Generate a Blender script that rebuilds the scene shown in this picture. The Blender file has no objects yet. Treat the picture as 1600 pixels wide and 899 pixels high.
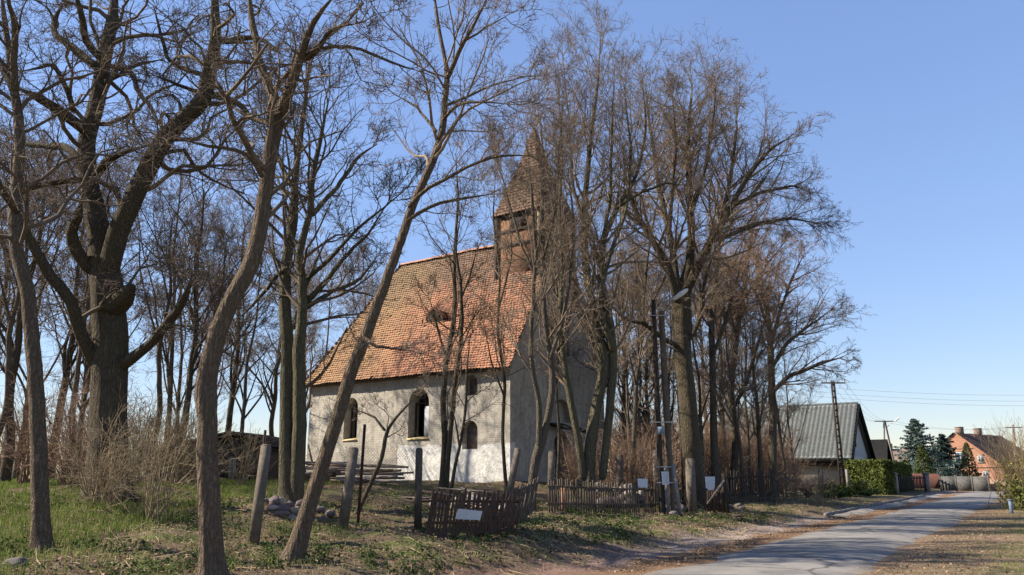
import bpy, bmesh, math, random
import numpy as np
from mathutils import Vector, Matrix
R = math.radians
scene = bpy.context.scene
col = scene.collection
# ------------------------------------------------------------------ camera, sky, sun, exposure
EYE = 1.65; PITCH = R(13.5); FPX = 1200.0
cd = bpy.data.cameras.new('camera'); cam = bpy.data.objects.new('camera', cd); col.objects.link(cam)
cam.location = (0, 0, EYE); cam.rotation_euler = (R(90) + PITCH, 0, 0)
cd.sensor_width = 36; cd.lens = FPX / 1600 * 36; cd.clip_start = .1; cd.clip_end = 9000
scene.camera = cam
SUN_A = R(3); SUN_E = R(38)                       # sun stands to the left, slightly beyond the church
sdir = Vector((-math.cos(SUN_A) * math.cos(SUN_E), math.sin(SUN_A) * math.cos(SUN_E), math.sin(SUN_E)))
sl = bpy.data.lights.new('sun', 'SUN'); sun = bpy.data.objects.new('sun', sl); col.objects.link(sun)
sl.energy = 5.0; sl.angle = R(.5); sl.color = (1, .91, .78)
sun.rotation_euler = sdir.to_track_quat('Z', 'Y').to_euler()
w = bpy.data.worlds.new('World'); scene.world = w; w.use_nodes = True
nt = w.node_tree; bgn = nt.nodes['Background']; sky = nt.nodes.new('ShaderNodeTexSky')
sky.sky_type = 'NISHITA'; sky.sun_disc = False; sky.sun_elevation = SUN_E
sky.sun_rotation = math.atan2(sdir.x, sdir.y)
sky.air_density = 1.0; sky.dust_density = 0.0; sky.ozone_density = 3.5; sky.altitude = 100
# soften the sky's range: the photograph's sky brightens less towards the horizon
bw = nt.nodes.new('ShaderNodeRGBToBW'); nt.links.new(sky.outputs[0], bw.inputs[0])
pw = nt.nodes.new('ShaderNodeMath'); pw.operation = 'POWER'; nt.links.new(bw.outputs[0], pw.inputs[0]); pw.inputs[1].default_value = -.42
cl = nt.nodes.new('ShaderNodeVectorMath'); cl.operation = 'SCALE'; nt.links.new(sky.outputs[0], cl.inputs[0]); nt.links.new(pw.outputs[0], cl.inputs['Scale'])
ml = nt.nodes.new('ShaderNodeVectorMath'); ml.operation = 'MULTIPLY'; nt.links.new(cl.outputs[0], ml.inputs[0]); ml.inputs[1].default_value = (1.19, 1.075, 1.10)
nt.links.new(ml.outputs[0], bgn.inputs[0]); bgn.inputs[1].default_value = .12
vs = scene.view_settings; vs.view_transform = 'Standard'; vs.look = 'None'; vs.exposure = 1.2; vs.gamma = 1
scene.cycles.max_bounces = 5; scene.cycles.diffuse_bounces = 3; scene.cycles.transparent_max_bounces = 4

# ------------------------------------------------------------------ noise, ground height, pixel helpers
def _hash(ix, iy, seed):
    n = (ix.astype(np.int64) * 374761393 + iy.astype(np.int64) * 668265263 + seed * 974634777) & 0x7fffffff
    n = ((n ^ (n >> 13)) * 1274126177) & 0x7fffffff
    n = n ^ (n >> 16)
    return (n & 0xffff) / 65535.0
def vnoise(x, y, seed=0):
    x = np.asarray(x, float); y = np.asarray(y, float)
    ix = np.floor(x); iy = np.floor(y); fx = x - ix; fy = y - iy
    fx = fx * fx * (3 - 2 * fx); fy = fy * fy * (3 - 2 * fy)
    a = _hash(ix, iy, seed); b = _hash(ix + 1, iy, seed); c = _hash(ix, iy + 1, seed); d = _hash(ix + 1, iy + 1, seed)
    return (a * (1 - fx) + b * fx) * (1 - fy) + (c * (1 - fx) + d * fx) * fy
def fbm(x, y, seed=0, o=4):
    v = 0; a = .5; f = 1
    for i in range(o):
        v = v + a * vnoise(np.asarray(x) * f, np.asarray(y) * f, seed + i * 17); a *= .5; f *= 2.03
    return v / (1 - .5 ** o)
RD = np.array((.56, .8285)); RL = np.array((-.8285, .56)); RC = np.array((3.25, 12.3))
def st(x, y):
    dx = np.asarray(x, float) - RC[0]; dy = np.asarray(y, float) - RC[1]
    return dx * RL[0] + dy * RL[1], dx * RD[0] + dy * RD[1]
def xy(s, t): return RC[0] + RL[0] * s + RD[0] * t, RC[1] + RL[1] * s + RD[1] * t
def sm(v): v = np.clip(v, 0, 1); return v * v * (3 - 2 * v)
def H(x, y):
    s, t = st(x, y)
    A = np.interp(s, [3.2, 3.7, 4.7, 5.5, 8, 11, 13, 15, 40, 120], [0, .15, .37, .43, .60, .9, 1.08, 1.2, 1.3, .6])
    B = np.interp(s, [3.3, 3.9, 5, 6.5, 8, 11, 15, 40, 120], [0, .13, .25, .33, .42, .76, 1.22, 1.3, .6])
    C = np.interp(s, [3.3, 4, 6, 12, 60], [0, .06, .14, .22, .4])
    rt = np.interp(-s, [1.5, 3, 8, 30], [0, .03, .1, .3])
    w1 = sm((t - 3) / 11); w2 = sm((t - 25) / 12)
    z = A * (1 - w1) + B * w1; z = z * (1 - w2) + C * w2 + rt
    na = np.clip((np.abs(s) - 1.7) / 2.2, 0, 1) * np.where(s > 0, 1, .35)
    near = np.exp(-(np.asarray(x) ** 2 + np.asarray(y) ** 2) / 60 ** 2)
    return z + na * near * ((fbm(x * .9, y * .9, 3) - .5) * .40 + (fbm(np.asarray(x) * 4.1, np.asarray(y) * 4.1, 9, 3) - .5) * .09)
def h1(x, y): return float(H(np.array([x]), np.array([y]))[0])
CP, SP = math.cos(PITCH), math.sin(PITCH)
def at(px, py, d):
    u = (px - 800) / FPX; v = (449.5 - py) / FPX
    yd = CP - SP * v; zd = SP + CP * v
    return Vector((u / yd * d, d, EYE + zd / yd * d))
def mpp(py, d): return d / (CP - SP * (449.5 - py) / FPX) / FPX      # metres per photo pixel
def gp(px, py):
    d = np.arange(5, 140, .05); u = (px - 800) / FPX; v = (449.5 - py) / FPX; yd = CP - SP * v
    x = u / yd * d; z = EYE + (SP + CP * v) / yd * d
    hit = np.nonzero(z < H(x, d))[0]
    k = hit[0] if len(hit) else len(d) - 1
    return Vector((x[k], d[k], h1(x[k], d[k])))

# ------------------------------------------------------------------ object helpers
def tag(o, label=None, cat=None, group=None, kind=None):
    if label: o['label'] = label
    if cat: o['category'] = cat
    if group: o['group'] = group
    if kind: o['kind'] = kind
    return o
def empty(name, loc=(0, 0, 0), rz=0.0):
    o = bpy.data.objects.new(name, None); col.objects.link(o); o.location = loc; o.rotation_euler = (0, 0, rz)
    o.empty_display_size = .2
    return o
def mk(name, parts, material, parent=None, loc=None, smooth=False, attr=None):
    """parts: list of (verts Nx3, faces MxK) -> ONE mesh object"""
    Vs = []; loops = []; tot = []; off = 0
    for V, F in parts:
        V = np.asarray(V, float); F = np.asarray(F, int)
        Vs.append(V); loops.append((F + off).ravel()); tot.append(np.full(len(F), F.shape[1])); off += len(V)
    V = np.concatenate(Vs); L = np.concatenate(loops); T = np.concatenate(tot)
    me = bpy.data.meshes.new(name)
    me.vertices.add(len(V)); me.vertices.foreach_set('co', V.ravel())
    me.loops.add(len(L)); me.loops.foreach_set('vertex_index', L.astype(np.int32))
    me.polygons.add(len(T)); me.polygons.foreach_set('loop_start', np.concatenate([[0], np.cumsum(T)[:-1]]).astype(np.int32))
    me.polygons.foreach_set('loop_total', T.astype(np.int32))
    if smooth: me.polygons.foreach_set('use_smooth', np.ones(len(T), bool))
    if attr is not None:
        a = me.attributes.new('tint', 'FLOAT', 'POINT'); a.data.foreach_set('value', np.asarray(attr, np.float32))
    me.update(calc_edges=True); me.validate()
    if material: me.materials.append(material)
    o = bpy.data.objects.new(name, me); col.objects.link(o)
    if parent: o.parent = parent
    if loc is not None: o.location = loc
    return o
def box(x0, x1, y0, y1, z0, z1):
    V = [(x, y, z) for z in (z0, z1) for y in (y0, y1) for x in (x0, x1)]
    return V, [(0, 2, 3, 1), (4, 5, 7, 6), (0, 1, 5, 4), (1, 3, 7, 5), (3, 2, 6, 7), (2, 0, 4, 6)]
def xf(part, M):
    V, F = part
    return [tuple(M @ Vector(v)) for v in V], F
def bar(p, q, wx, wy, up=(0, 0, 1), taper=1.0):
    """rectangular bar from p to q, wx by wy"""
    p = Vector(p); q = Vector(q); t = (q - p).normalized(); a = t.cross(Vector(up))
    if a.length < 1e-4: a = t.cross(Vector((1, 0, 0)))
    a.normalize(); b = t.cross(a).normalized(); V = []
    for c, k in ((p, 1), (q, taper)):
        for i, j in ((-1, -1), (1, -1), (1, 1), (-1, 1)): V.append(tuple(c + a * i * wx / 2 * k + b * j * wy / 2 * k))
    return V, [(3, 2, 1, 0), (4, 5, 6, 7), (0, 1, 5, 4), (1, 2, 6, 5), (2, 3, 7, 6), (3, 0, 4, 7)]
def tubes(P, Rr, k):
    P = np.asarray(P, float); Rr = np.asarray(Rr, float); N, n, _ = P.shape
    T = np.gradient(P, axis=1); T /= np.linalg.norm(T, axis=2, keepdims=True) + 1e-9
    m = P[:, -1] - P[:, 0]; m /= np.linalg.norm(m, axis=1, keepdims=True) + 1e-9
    ref = np.where(np.abs(m[:, 2:3]) < .8, np.array([[0, 0, 1.]]), np.array([[1., 0, 0]]))[:, None, :]
    U = ref - (ref * T).sum(2, keepdims=True) * T; U /= np.linalg.norm(U, axis=2, keepdims=True) + 1e-9
    W = np.cross(T, U); th = np.arange(k) / k * 2 * np.pi
    V = P[:, :, None, :] + Rr[:, :, None, None] * (np.cos(th)[None, None, :, None] * U[:, :, None, :] + np.sin(th)[None, None, :, None] * W[:, :, None, :])
    base = (np.arange(N) * n * k)[:, None, None]; i = np.arange(n - 1)[None, :, None] * k; j = np.arange(k)[None, None, :]; j2 = (j + 1) % k
    F = np.stack([base + i + j, base + i + j2, base + i + k + j2, base + i + k + j], -1).reshape(-1, 4)
    return V.reshape(-1, 3), F
def cyl(p, q, r0, r1, k=8):
    V, F = tubes(np.array([[p, q]], float), np.array([[r0, r1]], float), k)
    return V, F
def capcyl(p, q, r0, r1, k=8):
    V, F = cyl(p, q, r0, r1, k)
    return [(V, F), (V, [list(range(k - 1, -1, -1))]), (V, [list(range(k, 2 * k))])]

# ------------------------------------------------------------------ materials
MATS = {}
class NT:
    def __init__(s, name, rough=.9, spec=.2):
        s.m = bpy.data.materials.new(name); s.m.use_nodes = True; s.t = s.m.node_tree; s.n = s.t.nodes
        s.b = s.n['Principled BSDF']; s.b.inputs['Roughness'].default_value = rough
        s.b.inputs['Specular IOR Level'].default_value = spec
    def node(s, typ, ins=None, **kw):
        x = s.n.new('ShaderNode' + typ)
        for k, v in kw.items(): setattr(x, k, v)
        for k, v in (ins or {}).items():
            if hasattr(v, 'is_linked') or isinstance(v, bpy.types.NodeSocket): s.t.links.new(v, x.inputs[k])
            else: x.inputs[k].default_value = v
        return x
    def coord(s, scale=(1, 1, 1), kind='Object'):
        c = s.node('TexCoord').outputs[kind]
        return s.node('Mapping', {'Vector': c, 'Scale': scale}).outputs[0]
    def pos(s): return s.node('NewGeometry').outputs['Position']
    def noise(s, vec, scale, detail=5, rough=.6, dist=0):
        return s.node('TexNoise', {'Vector': vec, 'Scale': scale, 'Detail': detail, 'Roughness': rough, 'Distortion': dist}).outputs[0]
    def ramp(s, fac, stops):
        r = s.node('ValToRGB', {'Fac': fac}); e = r.color_ramp.elements
        while len(e) < len(stops): e.new(.5)
        for k, (p, c) in zip(e, stops): k.position = p; k.color = (c if len(c) == 4 else (*c, 1)) if hasattr(c, '__len__') else (c, c, c, 1)
        return r.outputs[0]
    def mix(s, f, a, b, mode='MIX'):
        x = s.node('Mix', data_type='RGBA', blend_type=mode)
        for k, v in ((0, f), (6, a), (7, b)):
            if isinstance(v, bpy.types.NodeSocket): s.t.links.new(v, x.inputs[k])
            else: x.inputs[k].default_value = v if k == 0 else (*v, 1) if len(v) == 3 else v
        return x.outputs[2]
    def math(s, op, a, b=0.0, c=0.0, clamp=False):
        x = s.node('Math', operation=op, use_clamp=clamp)
        for k, v in enumerate((a, b, c)):
            if isinstance(v, bpy.types.NodeSocket): s.t.links.new(v, x.inputs[k])
            else: x.inputs[k].default_value = v
        return x.outputs[0]
    def dot(s, vec, v): return s.node('VectorMath', {0: vec, 1: v}, operation='DOT_PRODUCT').outputs['Value']
    def bump(s, h, strength=.5, dist=.02):
        x = s.node('Bump', {'Height': h, 'Strength': strength, 'Distance': dist}); s.t.links.new(x.outputs[0], s.b.inputs['Normal'])
    def color(s, c):
        if isinstance(c, bpy.types.NodeSocket): s.t.links.new(c, s.b.inputs['Base Color'])
        else: s.b.inputs['Base Color'].default_value = (*c, 1)
        return s.m
def plain(name, c, var=.3, scale=6, rough=.85, stretch=(1, 1, 1), bump=.3, spec=.2, metal=0):
    g = NT(name, rough, spec); v = g.coord(stretch); n = g.noise(v, scale)
    a = tuple(x * (1 - var) for x in c); b = tuple(min(1, x * (1 + var)) for x in c)
    g.color(g.ramp(n, [(.3, a), (.7, b)]))
    if bump: g.bump(n, bump, .02)
    g.b.inputs['Metallic'].default_value = metal
    return g.m
def bark(name, dark, light, moss=None, mossamt=.5):
    g = NT(name, .95, .1)
    o = g.coord(); v = g.coord((1, 1, .13)); wob = g.node('TexNoise', {'Vector': o, 'Scale': 5.0, 'Detail': 6, 'Roughness': .65}).outputs[1]
    vw = g.node('VectorMath', {0: v, 1: g.node('VectorMath', {0: wob, 'Scale': .11}, operation='SCALE').outputs[0]}, operation='ADD').outputs[0]
    vo = g.node('TexVoronoi', {'Vector': vw, 'Scale': 19.0}, feature='DISTANCE_TO_EDGE').outputs[0]
    rid = g.ramp(vo, [(.0, 0), (.22, .6), (.5, 1)])
    n = g.noise(g.coord((1, 1, .5)), 22, 5, .65); n2 = g.noise(o, 1.1, 4); n3 = g.noise(o, 5, 4)
    c = g.ramp(g.math('ADD', g.math('MULTIPLY', n, .6), g.math('MULTIPLY', n3, .4)), [(.34, dark), (.66, light)])
    c = g.mix(g.math('MULTIPLY', g.math('MULTIPLY', g.math('SUBTRACT', 1.0, rid), g.ramp(n3, [(.35, .25), (.65, 1)])), .5), c, tuple(x * .45 for x in dark))
    if moss:
        f = g.math('MULTIPLY', g.ramp(n2, [(.4, 0), (.62, 1)]), mossamt)
        c = g.mix(f, c, moss)
    g.bump(g.math('ADD', g.math('MULTIPLY', n, .5), rid), 1.0, .045)
    return g.color(c)
M = MATS
M['bark_brown'] = bark('bark_brown', (.10, .072, .05), (.255, .185, .13), (.16, .14, .075), .25)
M['bark_dark'] = bark('bark_dark', (.06, .047, .034), (.17, .132, .095), (.11, .10, .05), .35)
M['bark_moss'] = bark('bark_moss', (.075, .065, .043), (.20, .17, .115), (.16, .15, .08), .4)
M['bark_grey'] = bark('bark_grey', (.08, .064, .05), (.22, .175, .135), (.14, .13, .07), .3)
M['twig_dark'] = plain('twig_dark', (.125, .094, .066), .35, 3, .9, bump=0, spec=.1)
M['twig_brown'] = plain('twig_brown', (.205, .152, .108), .35, 3, .9, bump=0, spec=.1)
M['twig_red'] = plain('twig_red', (.22, .145, .098), .35, 3, .9, bump=0, spec=.1)
M['twig_pale'] = plain('twig_pale', (.25, .19, .115), .35, 3, .9, bump=0, spec=.1)
M['concrete'] = plain('concrete', (.215, .19, .165), .35, 9, .95, bump=.5)
M['old_wood'] = plain('old_wood', (.105, .078, .056), .5, 5, .95, (8, 8, 1), .4)
M['brown_wood'] = plain('brown_wood', (.075, .046, .033), .4, 5, .85, (8, 8, 1), .4)
M['dark_wood'] = plain('dark_wood', (.045, .035, .028), .4, 5, .95, (8, 8, 1), .4)
M['grey_wood'] = plain('grey_wood', (.22, .19, .16), .4, 5, .95, (8, 8, 1), .4)
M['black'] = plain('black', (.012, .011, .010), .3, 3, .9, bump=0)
M['rust'] = plain('rust', (.06, .035, .025), .4, 12, .8, bump=.2)
M['steel'] = plain('steel', (.35, .36, .37), .15, 10, .45, bump=0, metal=.6)
M['porcelain'] = plain('porcelain', (.6, .58, .55), .1, 5, .3, bump=0, spec=.5)
M['stone'] = plain('stone', (.27, .225, .19), .45, 5, .9, bump=.5)
M['white_pl'] = plain('white_pl', (.50, .50, .50), .12, 3, .7, bump=0)
M['blue_pl'] = plain('blue_pl', (.05, .2, .5), .2, 5, .5, bump=0)

def paper_mat():
    g = NT('notice_sheet', .6, .3); c = g.coord(kind='Generated')
    sx = g.node('SeparateXYZ', {0: c})
    ln = g.math('GREATER_THAN', g.math('SINE', g.math('MULTIPLY', sx.outputs[2], 55.0)), .55)
    wd = g.math('GREATER_THAN', g.noise(g.node('Mapping', {'Vector': c, 'Scale': (26, 1, 9)}).outputs[0], 1, 1), .47)
    inx = g.math('MULTIPLY', g.math('GREATER_THAN', sx.outputs[0], .12), g.math('LESS_THAN', sx.outputs[0], .88))
    inz = g.math('MULTIPLY', g.math('GREATER_THAN', sx.outputs[2], .1), g.math('LESS_THAN', sx.outputs[2], .9))
    f = g.math('MULTIPLY', g.math('MULTIPLY', ln, wd), g.math('MULTIPLY', inx, inz))
    return g.color(g.mix(g.math('MULTIPLY', f, .6), (.62, .63, .64), (.12, .13, .17)))
M['paper'] = paper_mat()

def ground_mat():
    g = NT('ground', .97, .1); p = g.pos()
    s = g.math('ADD', g.dot(p, (RL[0], RL[1], 0)), -float(RL @ RC)); t = g.math('ADD', g.dot(p, (RD[0], RD[1], 0)), -float(RD @ RC))
    nb = g.noise(p, .35, 4); nm = g.noise(p, 1.3, 6, .65); nf = g.noise(p, 9, 6, .7); nff = g.noise(p, 45, 3, .7)
    sn = g.math('ADD', s, g.math('MULTIPLY', g.math('ADD', nm, -.5), 1.6))
    litter = g.ramp(g.math('ADD', g.math('MULTIPLY', nf, .55), g.math('MULTIPLY', nff, .45)), [(.36, (.04, .027, .018)), (.5, (.125, .088, .055)), (.64, (.27, .20, .13))])
    grassc = g.ramp(nf, [(.35, (.045, .062, .018)), (.6, (.12, .135, .04)), (.75, (.24, .20, .10))])
    gm = g.ramp(nm, [(.5, 0), (.62, 1)])
    mound = g.mix(gm, litter, grassc)
    red = g.ramp(g.math('ADD', g.math('MULTIPLY', nf, .5), g.math('MULTIPLY', nm, .5)), [(.35, (.115, .062, .048)), (.6, (.24, .15, .115))])
    path = g.ramp(g.math('ADD', g.math('MULTIPLY', nf, .4), g.math('MULTIPLY', nm, .6)), [(.38, (.16, .11, .085)), (.6, (.30, .25, .215))])
    leafv = g.ramp(g.math('ADD', g.math('MULTIPLY', nff, .5), g.math('MULTIPLY', nf, .5)), [(.36, (.085, .050, .030)), (.62, (.30, .185, .105))])
    redm = g.ramp(g.math('MULTIPLY', g.math('ADD', t, 12.0), .04), [(.45, 1), (.7, 0)])
    path = g.mix(redm, path, red)
    tan = g.ramp(g.math('ADD', g.math('MULTIPLY', nf, .5), g.math('MULTIPLY', nff, .5)), [(.36, (.09, .055, .034)), (.5, (.205, .14, .088)), (.66, (.37, .28, .18))])
    gr = g.ramp(g.math('ADD', g.math('MULTIPLY', nf, .6), g.math('MULTIPLY', nff, .4)), [(.35, (.06, .072, .02)), (.65, (.17, .175, .065))])
    right = g.mix(g.ramp(g.math('ADD', g.math('MULTIPLY', g.math('ADD', sn, 2.2), -.22), g.math('MULTIPLY', g.math('ADD', nb, -.5), 1.2)), [(.1, 0), (.6, 1)]), tan, gr)
    def step(v, e, wd): return g.math('MULTIPLY', g.math('ADD', v, -(e - wd / 2)), 1 / wd, clamp=True)
    c = g.mix(step(sn, 0, 1), right, leafv)
    c = g.mix(step(sn, 2.4, .5), c, path)
    c = g.mix(step(sn, 3.5, .6), c, mound)
    far = g.ramp(g.math('MULTIPLY', g.node('VectorMath', {0: p}, operation='LENGTH').outputs['Value'], .005), [(.4, 0), (.7, 1)])
    c = g.mix(far, c, g.ramp(nb, [(.4, (.10, .105, .04)), (.6, (.19, .155, .09))]))
    g.bump(g.math('ADD', nf, g.math('MULTIPLY', nff, .6)), .8, .06)
    return g.color(c)
M['ground'] = ground_mat()
def road_mat():
    g = NT('asphalt', .9, .25); p = g.pos()
    s = g.math('ADD', g.dot(p, (RL[0], RL[1], 0)), -float(RL @ RC))
    n1 = g.noise(p, .5, 4); n2 = g.noise(p, 30, 5, .75); n3 = g.noise(p, 2.5, 5)
    c = g.ramp(n2, [(.3, (.105, .097, .088)), (.7, (.215, .198, .178))])
    c = g.mix(g.ramp(n1, [(.42, 0), (.6, .6)]), c, (.265, .24, .21))
    c = g.mix(g.ramp(g.noise(p, 1.1, 3), [(.56, 0), (.6, .45)]), c, (.085, .08, .075))
    edge = g.ramp(g.math('ADD', g.math('MULTIPLY', g.math('ABSOLUTE', s), .6), g.math('MULTIPLY', g.math('ADD', n3, -.5), .8)), [(.68, 0), (.95, 1)])
    c = g.mix(g.math('MULTIPLY', edge, .75), c, (.17, .125, .085))
    vo = g.node('TexVoronoi', {'Vector': g.mix(.35, p, g.node('TexNoise', {'Vector': p, 'Scale': 1.5}).outputs[1]), 'Scale': .55}, feature='DISTANCE_TO_EDGE').outputs[0]
    c = g.mix(g.ramp(vo, [(.006, .85), (.02, 0)]), c, (.06, .055, .05))
    g.bump(n2, .5, .01)
    return g.color(c)
M['road'] = road_mat()
def tint_mat(name, stops, rough=.8, trans=0.0):
    g = NT(name, rough, .08); a = g.node('Attribute', attribute_name='tint').outputs['Fac']
    c = g.ramp(a, stops)
    if trans:
        tr = g.node('BsdfTranslucent', {'Color': c}); mx = g.node('MixShader', {0: trans, 1: g.b.outputs[0], 2: tr.outputs[0]})
        g.t.links.new(mx.outputs[0], g.n['Material Output'].inputs[0])
    return g.color(c)
M['grass'] = tint_mat('grass', [(0, (.06, .10, .018)), (.45, (.14, .19, .036)), (.7, (.23, .24, .075)), (1, (.38, .31, .17))], .6, .3)
M['weed'] = tint_mat('weed', [(0, (.024, .045, .014)), (.5, (.048, .078, .022)), (1, (.10, .125, .04))], .85, .25)
M['leaf_dead'] = tint_mat('leaf_dead', [(0, (.07, .042, .026)), (.5, (.20, .125, .075)), (1, (.40, .30, .19))], .8, .15)

def plaster_mat(shade):
    g = NT('plaster', .95, .1); o = g.coord(); sx = g.node('SeparateXYZ', {0: o})
    n1 = g.noise(o, .7, 5); n2 = g.noise(o, 4, 7, .7); n3 = g.noise(o, 18, 5, .7); nv = g.noise(g.coord((3, 3, .35)), 1.4, 5)
    c = g.ramp(g.math('ADD', g.math('MULTIPLY', n2, .6), g.math('MULTIPLY', n1, .4)), [(.30, (.20, .178, .148)), (.48, (.38, .343, .285)), (.66, (.53, .482, .40))])
    c = g.mix(g.ramp(nv, [(.48, 0), (.7, .5)]), c, (.18, .16, .135))
    up = g.math('MULTIPLY', g.math('ADD', sx.outputs[2], -4.3), .8, clamp=True)
    c = g.mix(g.math('MULTIPLY', up, g.ramp(n2, [(.3, .15), (.6, .5)])), c, (.33, .29, .245))
    # newer white render along the foot of the wall, near corner
    zz = g.math('ADD', sx.outputs[2], g.math('MULTIPLY', g.math('ADD', n1, -.5), .9)); zz = g.math('ADD', zz, g.math('MULTIPLY', g.math('ADD', n3, -.5), .25))
    xx = g.math('ADD', sx.outputs[0], g.math('MULTIPLY', g.math('ADD', n2, -.5), .5))
    wf = g.math('MULTIPLY', g.math('LESS_THAN', zz, 1.62), g.math('GREATER_THAN', xx, -6.7))
    wf = g.math('MULTIPLY', wf, g.math('LESS_THAN', sx.outputs[1], .4))
    c = g.mix(wf, c, g.ramp(n2, [(.33, (.42, .40, .36)), (.6, (.68, .655, .60))]))
    # ragged darker foot on the far part of the wall
    dm = g.math('MULTIPLY', g.math('LESS_THAN', zz, .95), g.math('LESS_THAN', xx, -6.7))
    c = g.mix(g.math('MULTIPLY', dm, .45), c, (.17, .16, .145))
    # bare brick courses showing through on the far half of the wall
    bk = g.node('TexBrick', {'Vector': g.node('Mapping', {'Vector': o, 'Rotation': (R(90), 0, 0)}).outputs[0], 'Scale': 1.0, 'Brick Width': .27, 'Row Height': .085, 'Mortar Size': .012}).outputs['Fac']
    bf = g.math('SUBTRACT', 1.0, wf)
    hh = g.math('ADD', g.math('MULTIPLY', n3, .7), g.math('MULTIPLY', n2, 1.2)); hh = g.math('SUBTRACT', hh, g.math('MULTIPLY', g.math('MULTIPLY', bk, bf), .18))
    g.bump(hh, .8, .05)
    return g.color(c)
M['plaster'] = plaster_mat(1)
def tile_mat(name, kind):
    g = NT(name, .9, .15); o = g.coord(); sx = g.node('SeparateXYZ', {0: o}); a = g.node('Attribute', attribute_name='tint').outputs['Fac']
    n1 = g.noise(o, .55, 4); n2 = g.noise(o, 2.2, 6, .7); n3 = g.noise(o, 14, 4, .7)
    if kind == 'church':
        c = g.ramp(a, [(0, (.235, .108, .066)), (.5, (.325, .155, .09)), (1, (.39, .20, .122))])
        dark = g.ramp(n3, [(.3, (.09, .062, .045)), (.7, (.19, .13, .09))])
        hz = g.math('ADD', g.math('MULTIPLY', g.math('ADD', sx.outputs[2], -8.2), .28), g.math('MULTIPLY', g.math('ADD', n2, -.5), 2.2))
        hz = g.math('ADD', hz, g.math('MULTIPLY', g.math('ADD', n1, -.5), 1.6))
        hz = g.math('ADD', hz, g.math('MULTIPLY', g.math('ADD', a, -.5), .15))
        c = g.mix(g.ramp(hz, [(.15, 0), (.7, .88)]), c, dark)
        lx = g.math('ADD', g.math('MULTIPLY', g.math('ADD', sx.outputs[0], 6.0), -.25), g.math('MULTIPLY', g.math('ADD', n2, -.5), 1.8))
        c = g.mix(g.ramp(lx, [(.1, 0), (.9, .55)]), c, g.ramp(n3, [(.3, (.19, .13, .06)), (.7, (.35, .25, .125))]))
    elif kind == 'spire':
        c = g.ramp(a, [(0, (.085, .052, .036)), (.6, (.145, .088, .058)), (1, (.20, .125, .08))])
        c = g.mix(g.ramp(n2, [(.5, 0), (.7, .6)]), c, (.10, .085, .055))
    elif kind == 'old':
        c = g.ramp(a, [(0, (.045, .03, .025)), (.6, (.085, .055, .045)), (1, (.16, .10, .08))])
        c = g.mix(g.ramp(n2, [(.5, 0), (.7, .4)]), c, (.20, .15, .12))
    if kind == 'church':
        st_ = g.noise(g.coord((2.2, .6, .5)), 1.3, 5, .65)
        c = g.mix(g.ramp(st_, [(.48, 0), (.66, .5)]), c, g.ramp(n3, [(.3, (.12, .078, .055)), (.7, (.23, .15, .10))]))
    g.bump(n3, .4, .02)
    return g.color(c)
M['tile'] = tile_mat('clay_tile', 'church'); M['shingle'] = tile_mat('spire_tile', 'spire'); M['oldtile'] = tile_mat('brown_tile', 'old')
def brick_mat(name, c1, c2, mortar, sc=1.0):
    g = NT(name, .92, .1); o = g.coord(); sx = g.node('SeparateXYZ', {0: o}); n = g.noise(o, 1.2, 6); n3 = g.noise(o, 12, 4)
    v = g.node('CombineXYZ', {0: g.math('ADD', sx.outputs[0], sx.outputs[1]), 1: sx.outputs[2]}).outputs[0]
    b = g.node('TexBrick', {'Vector': v, 'Color1': (*c1, 1), 'Color2': (*c2, 1), 'Mortar': (*mortar, 1), 'Scale': sc, 'Brick Width': .27, 'Row Height': .085, 'Mortar Size': .012})
    c = g.mix(g.ramp(n, [(.35, .0), (.7, .45)]), b.outputs[0], tuple(x * .6 for x in c1)); g.bump(n3, .3, .01)
    return g.color(c)
M['brick'] = brick_mat('red_brick', (.33, .135, .08), (.39, .185, .115), (.33, .23, .17))
M['brick_old'] = brick_mat('old_brick', (.25, .13, .075), (.34, .19, .11), (.28, .22, .17))
def timber_mat():
    g = NT('tower_boards', .95, .1); o = g.coord(); n2 = g.noise(o, 1.6, 5, .65); n3 = g.noise(g.coord((1, 1, 9)), 3, 5); nn = g.noise(o, 16, 4)
    c = g.ramp(n3, [(.3, (.10, .058, .037)), (.7, (.205, .115, .068))])
    c = g.mix(g.ramp(n2, [(.52, 0), (.62, .8)]), c, g.ramp(nn, [(.3, (.21, .095, .05)), (.7, (.34, .175, .09))]))
    g.bump(g.math('ADD', n3, nn), .7, .03)
    return g.color(c)
M['tower'] = timber_mat()

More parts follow.
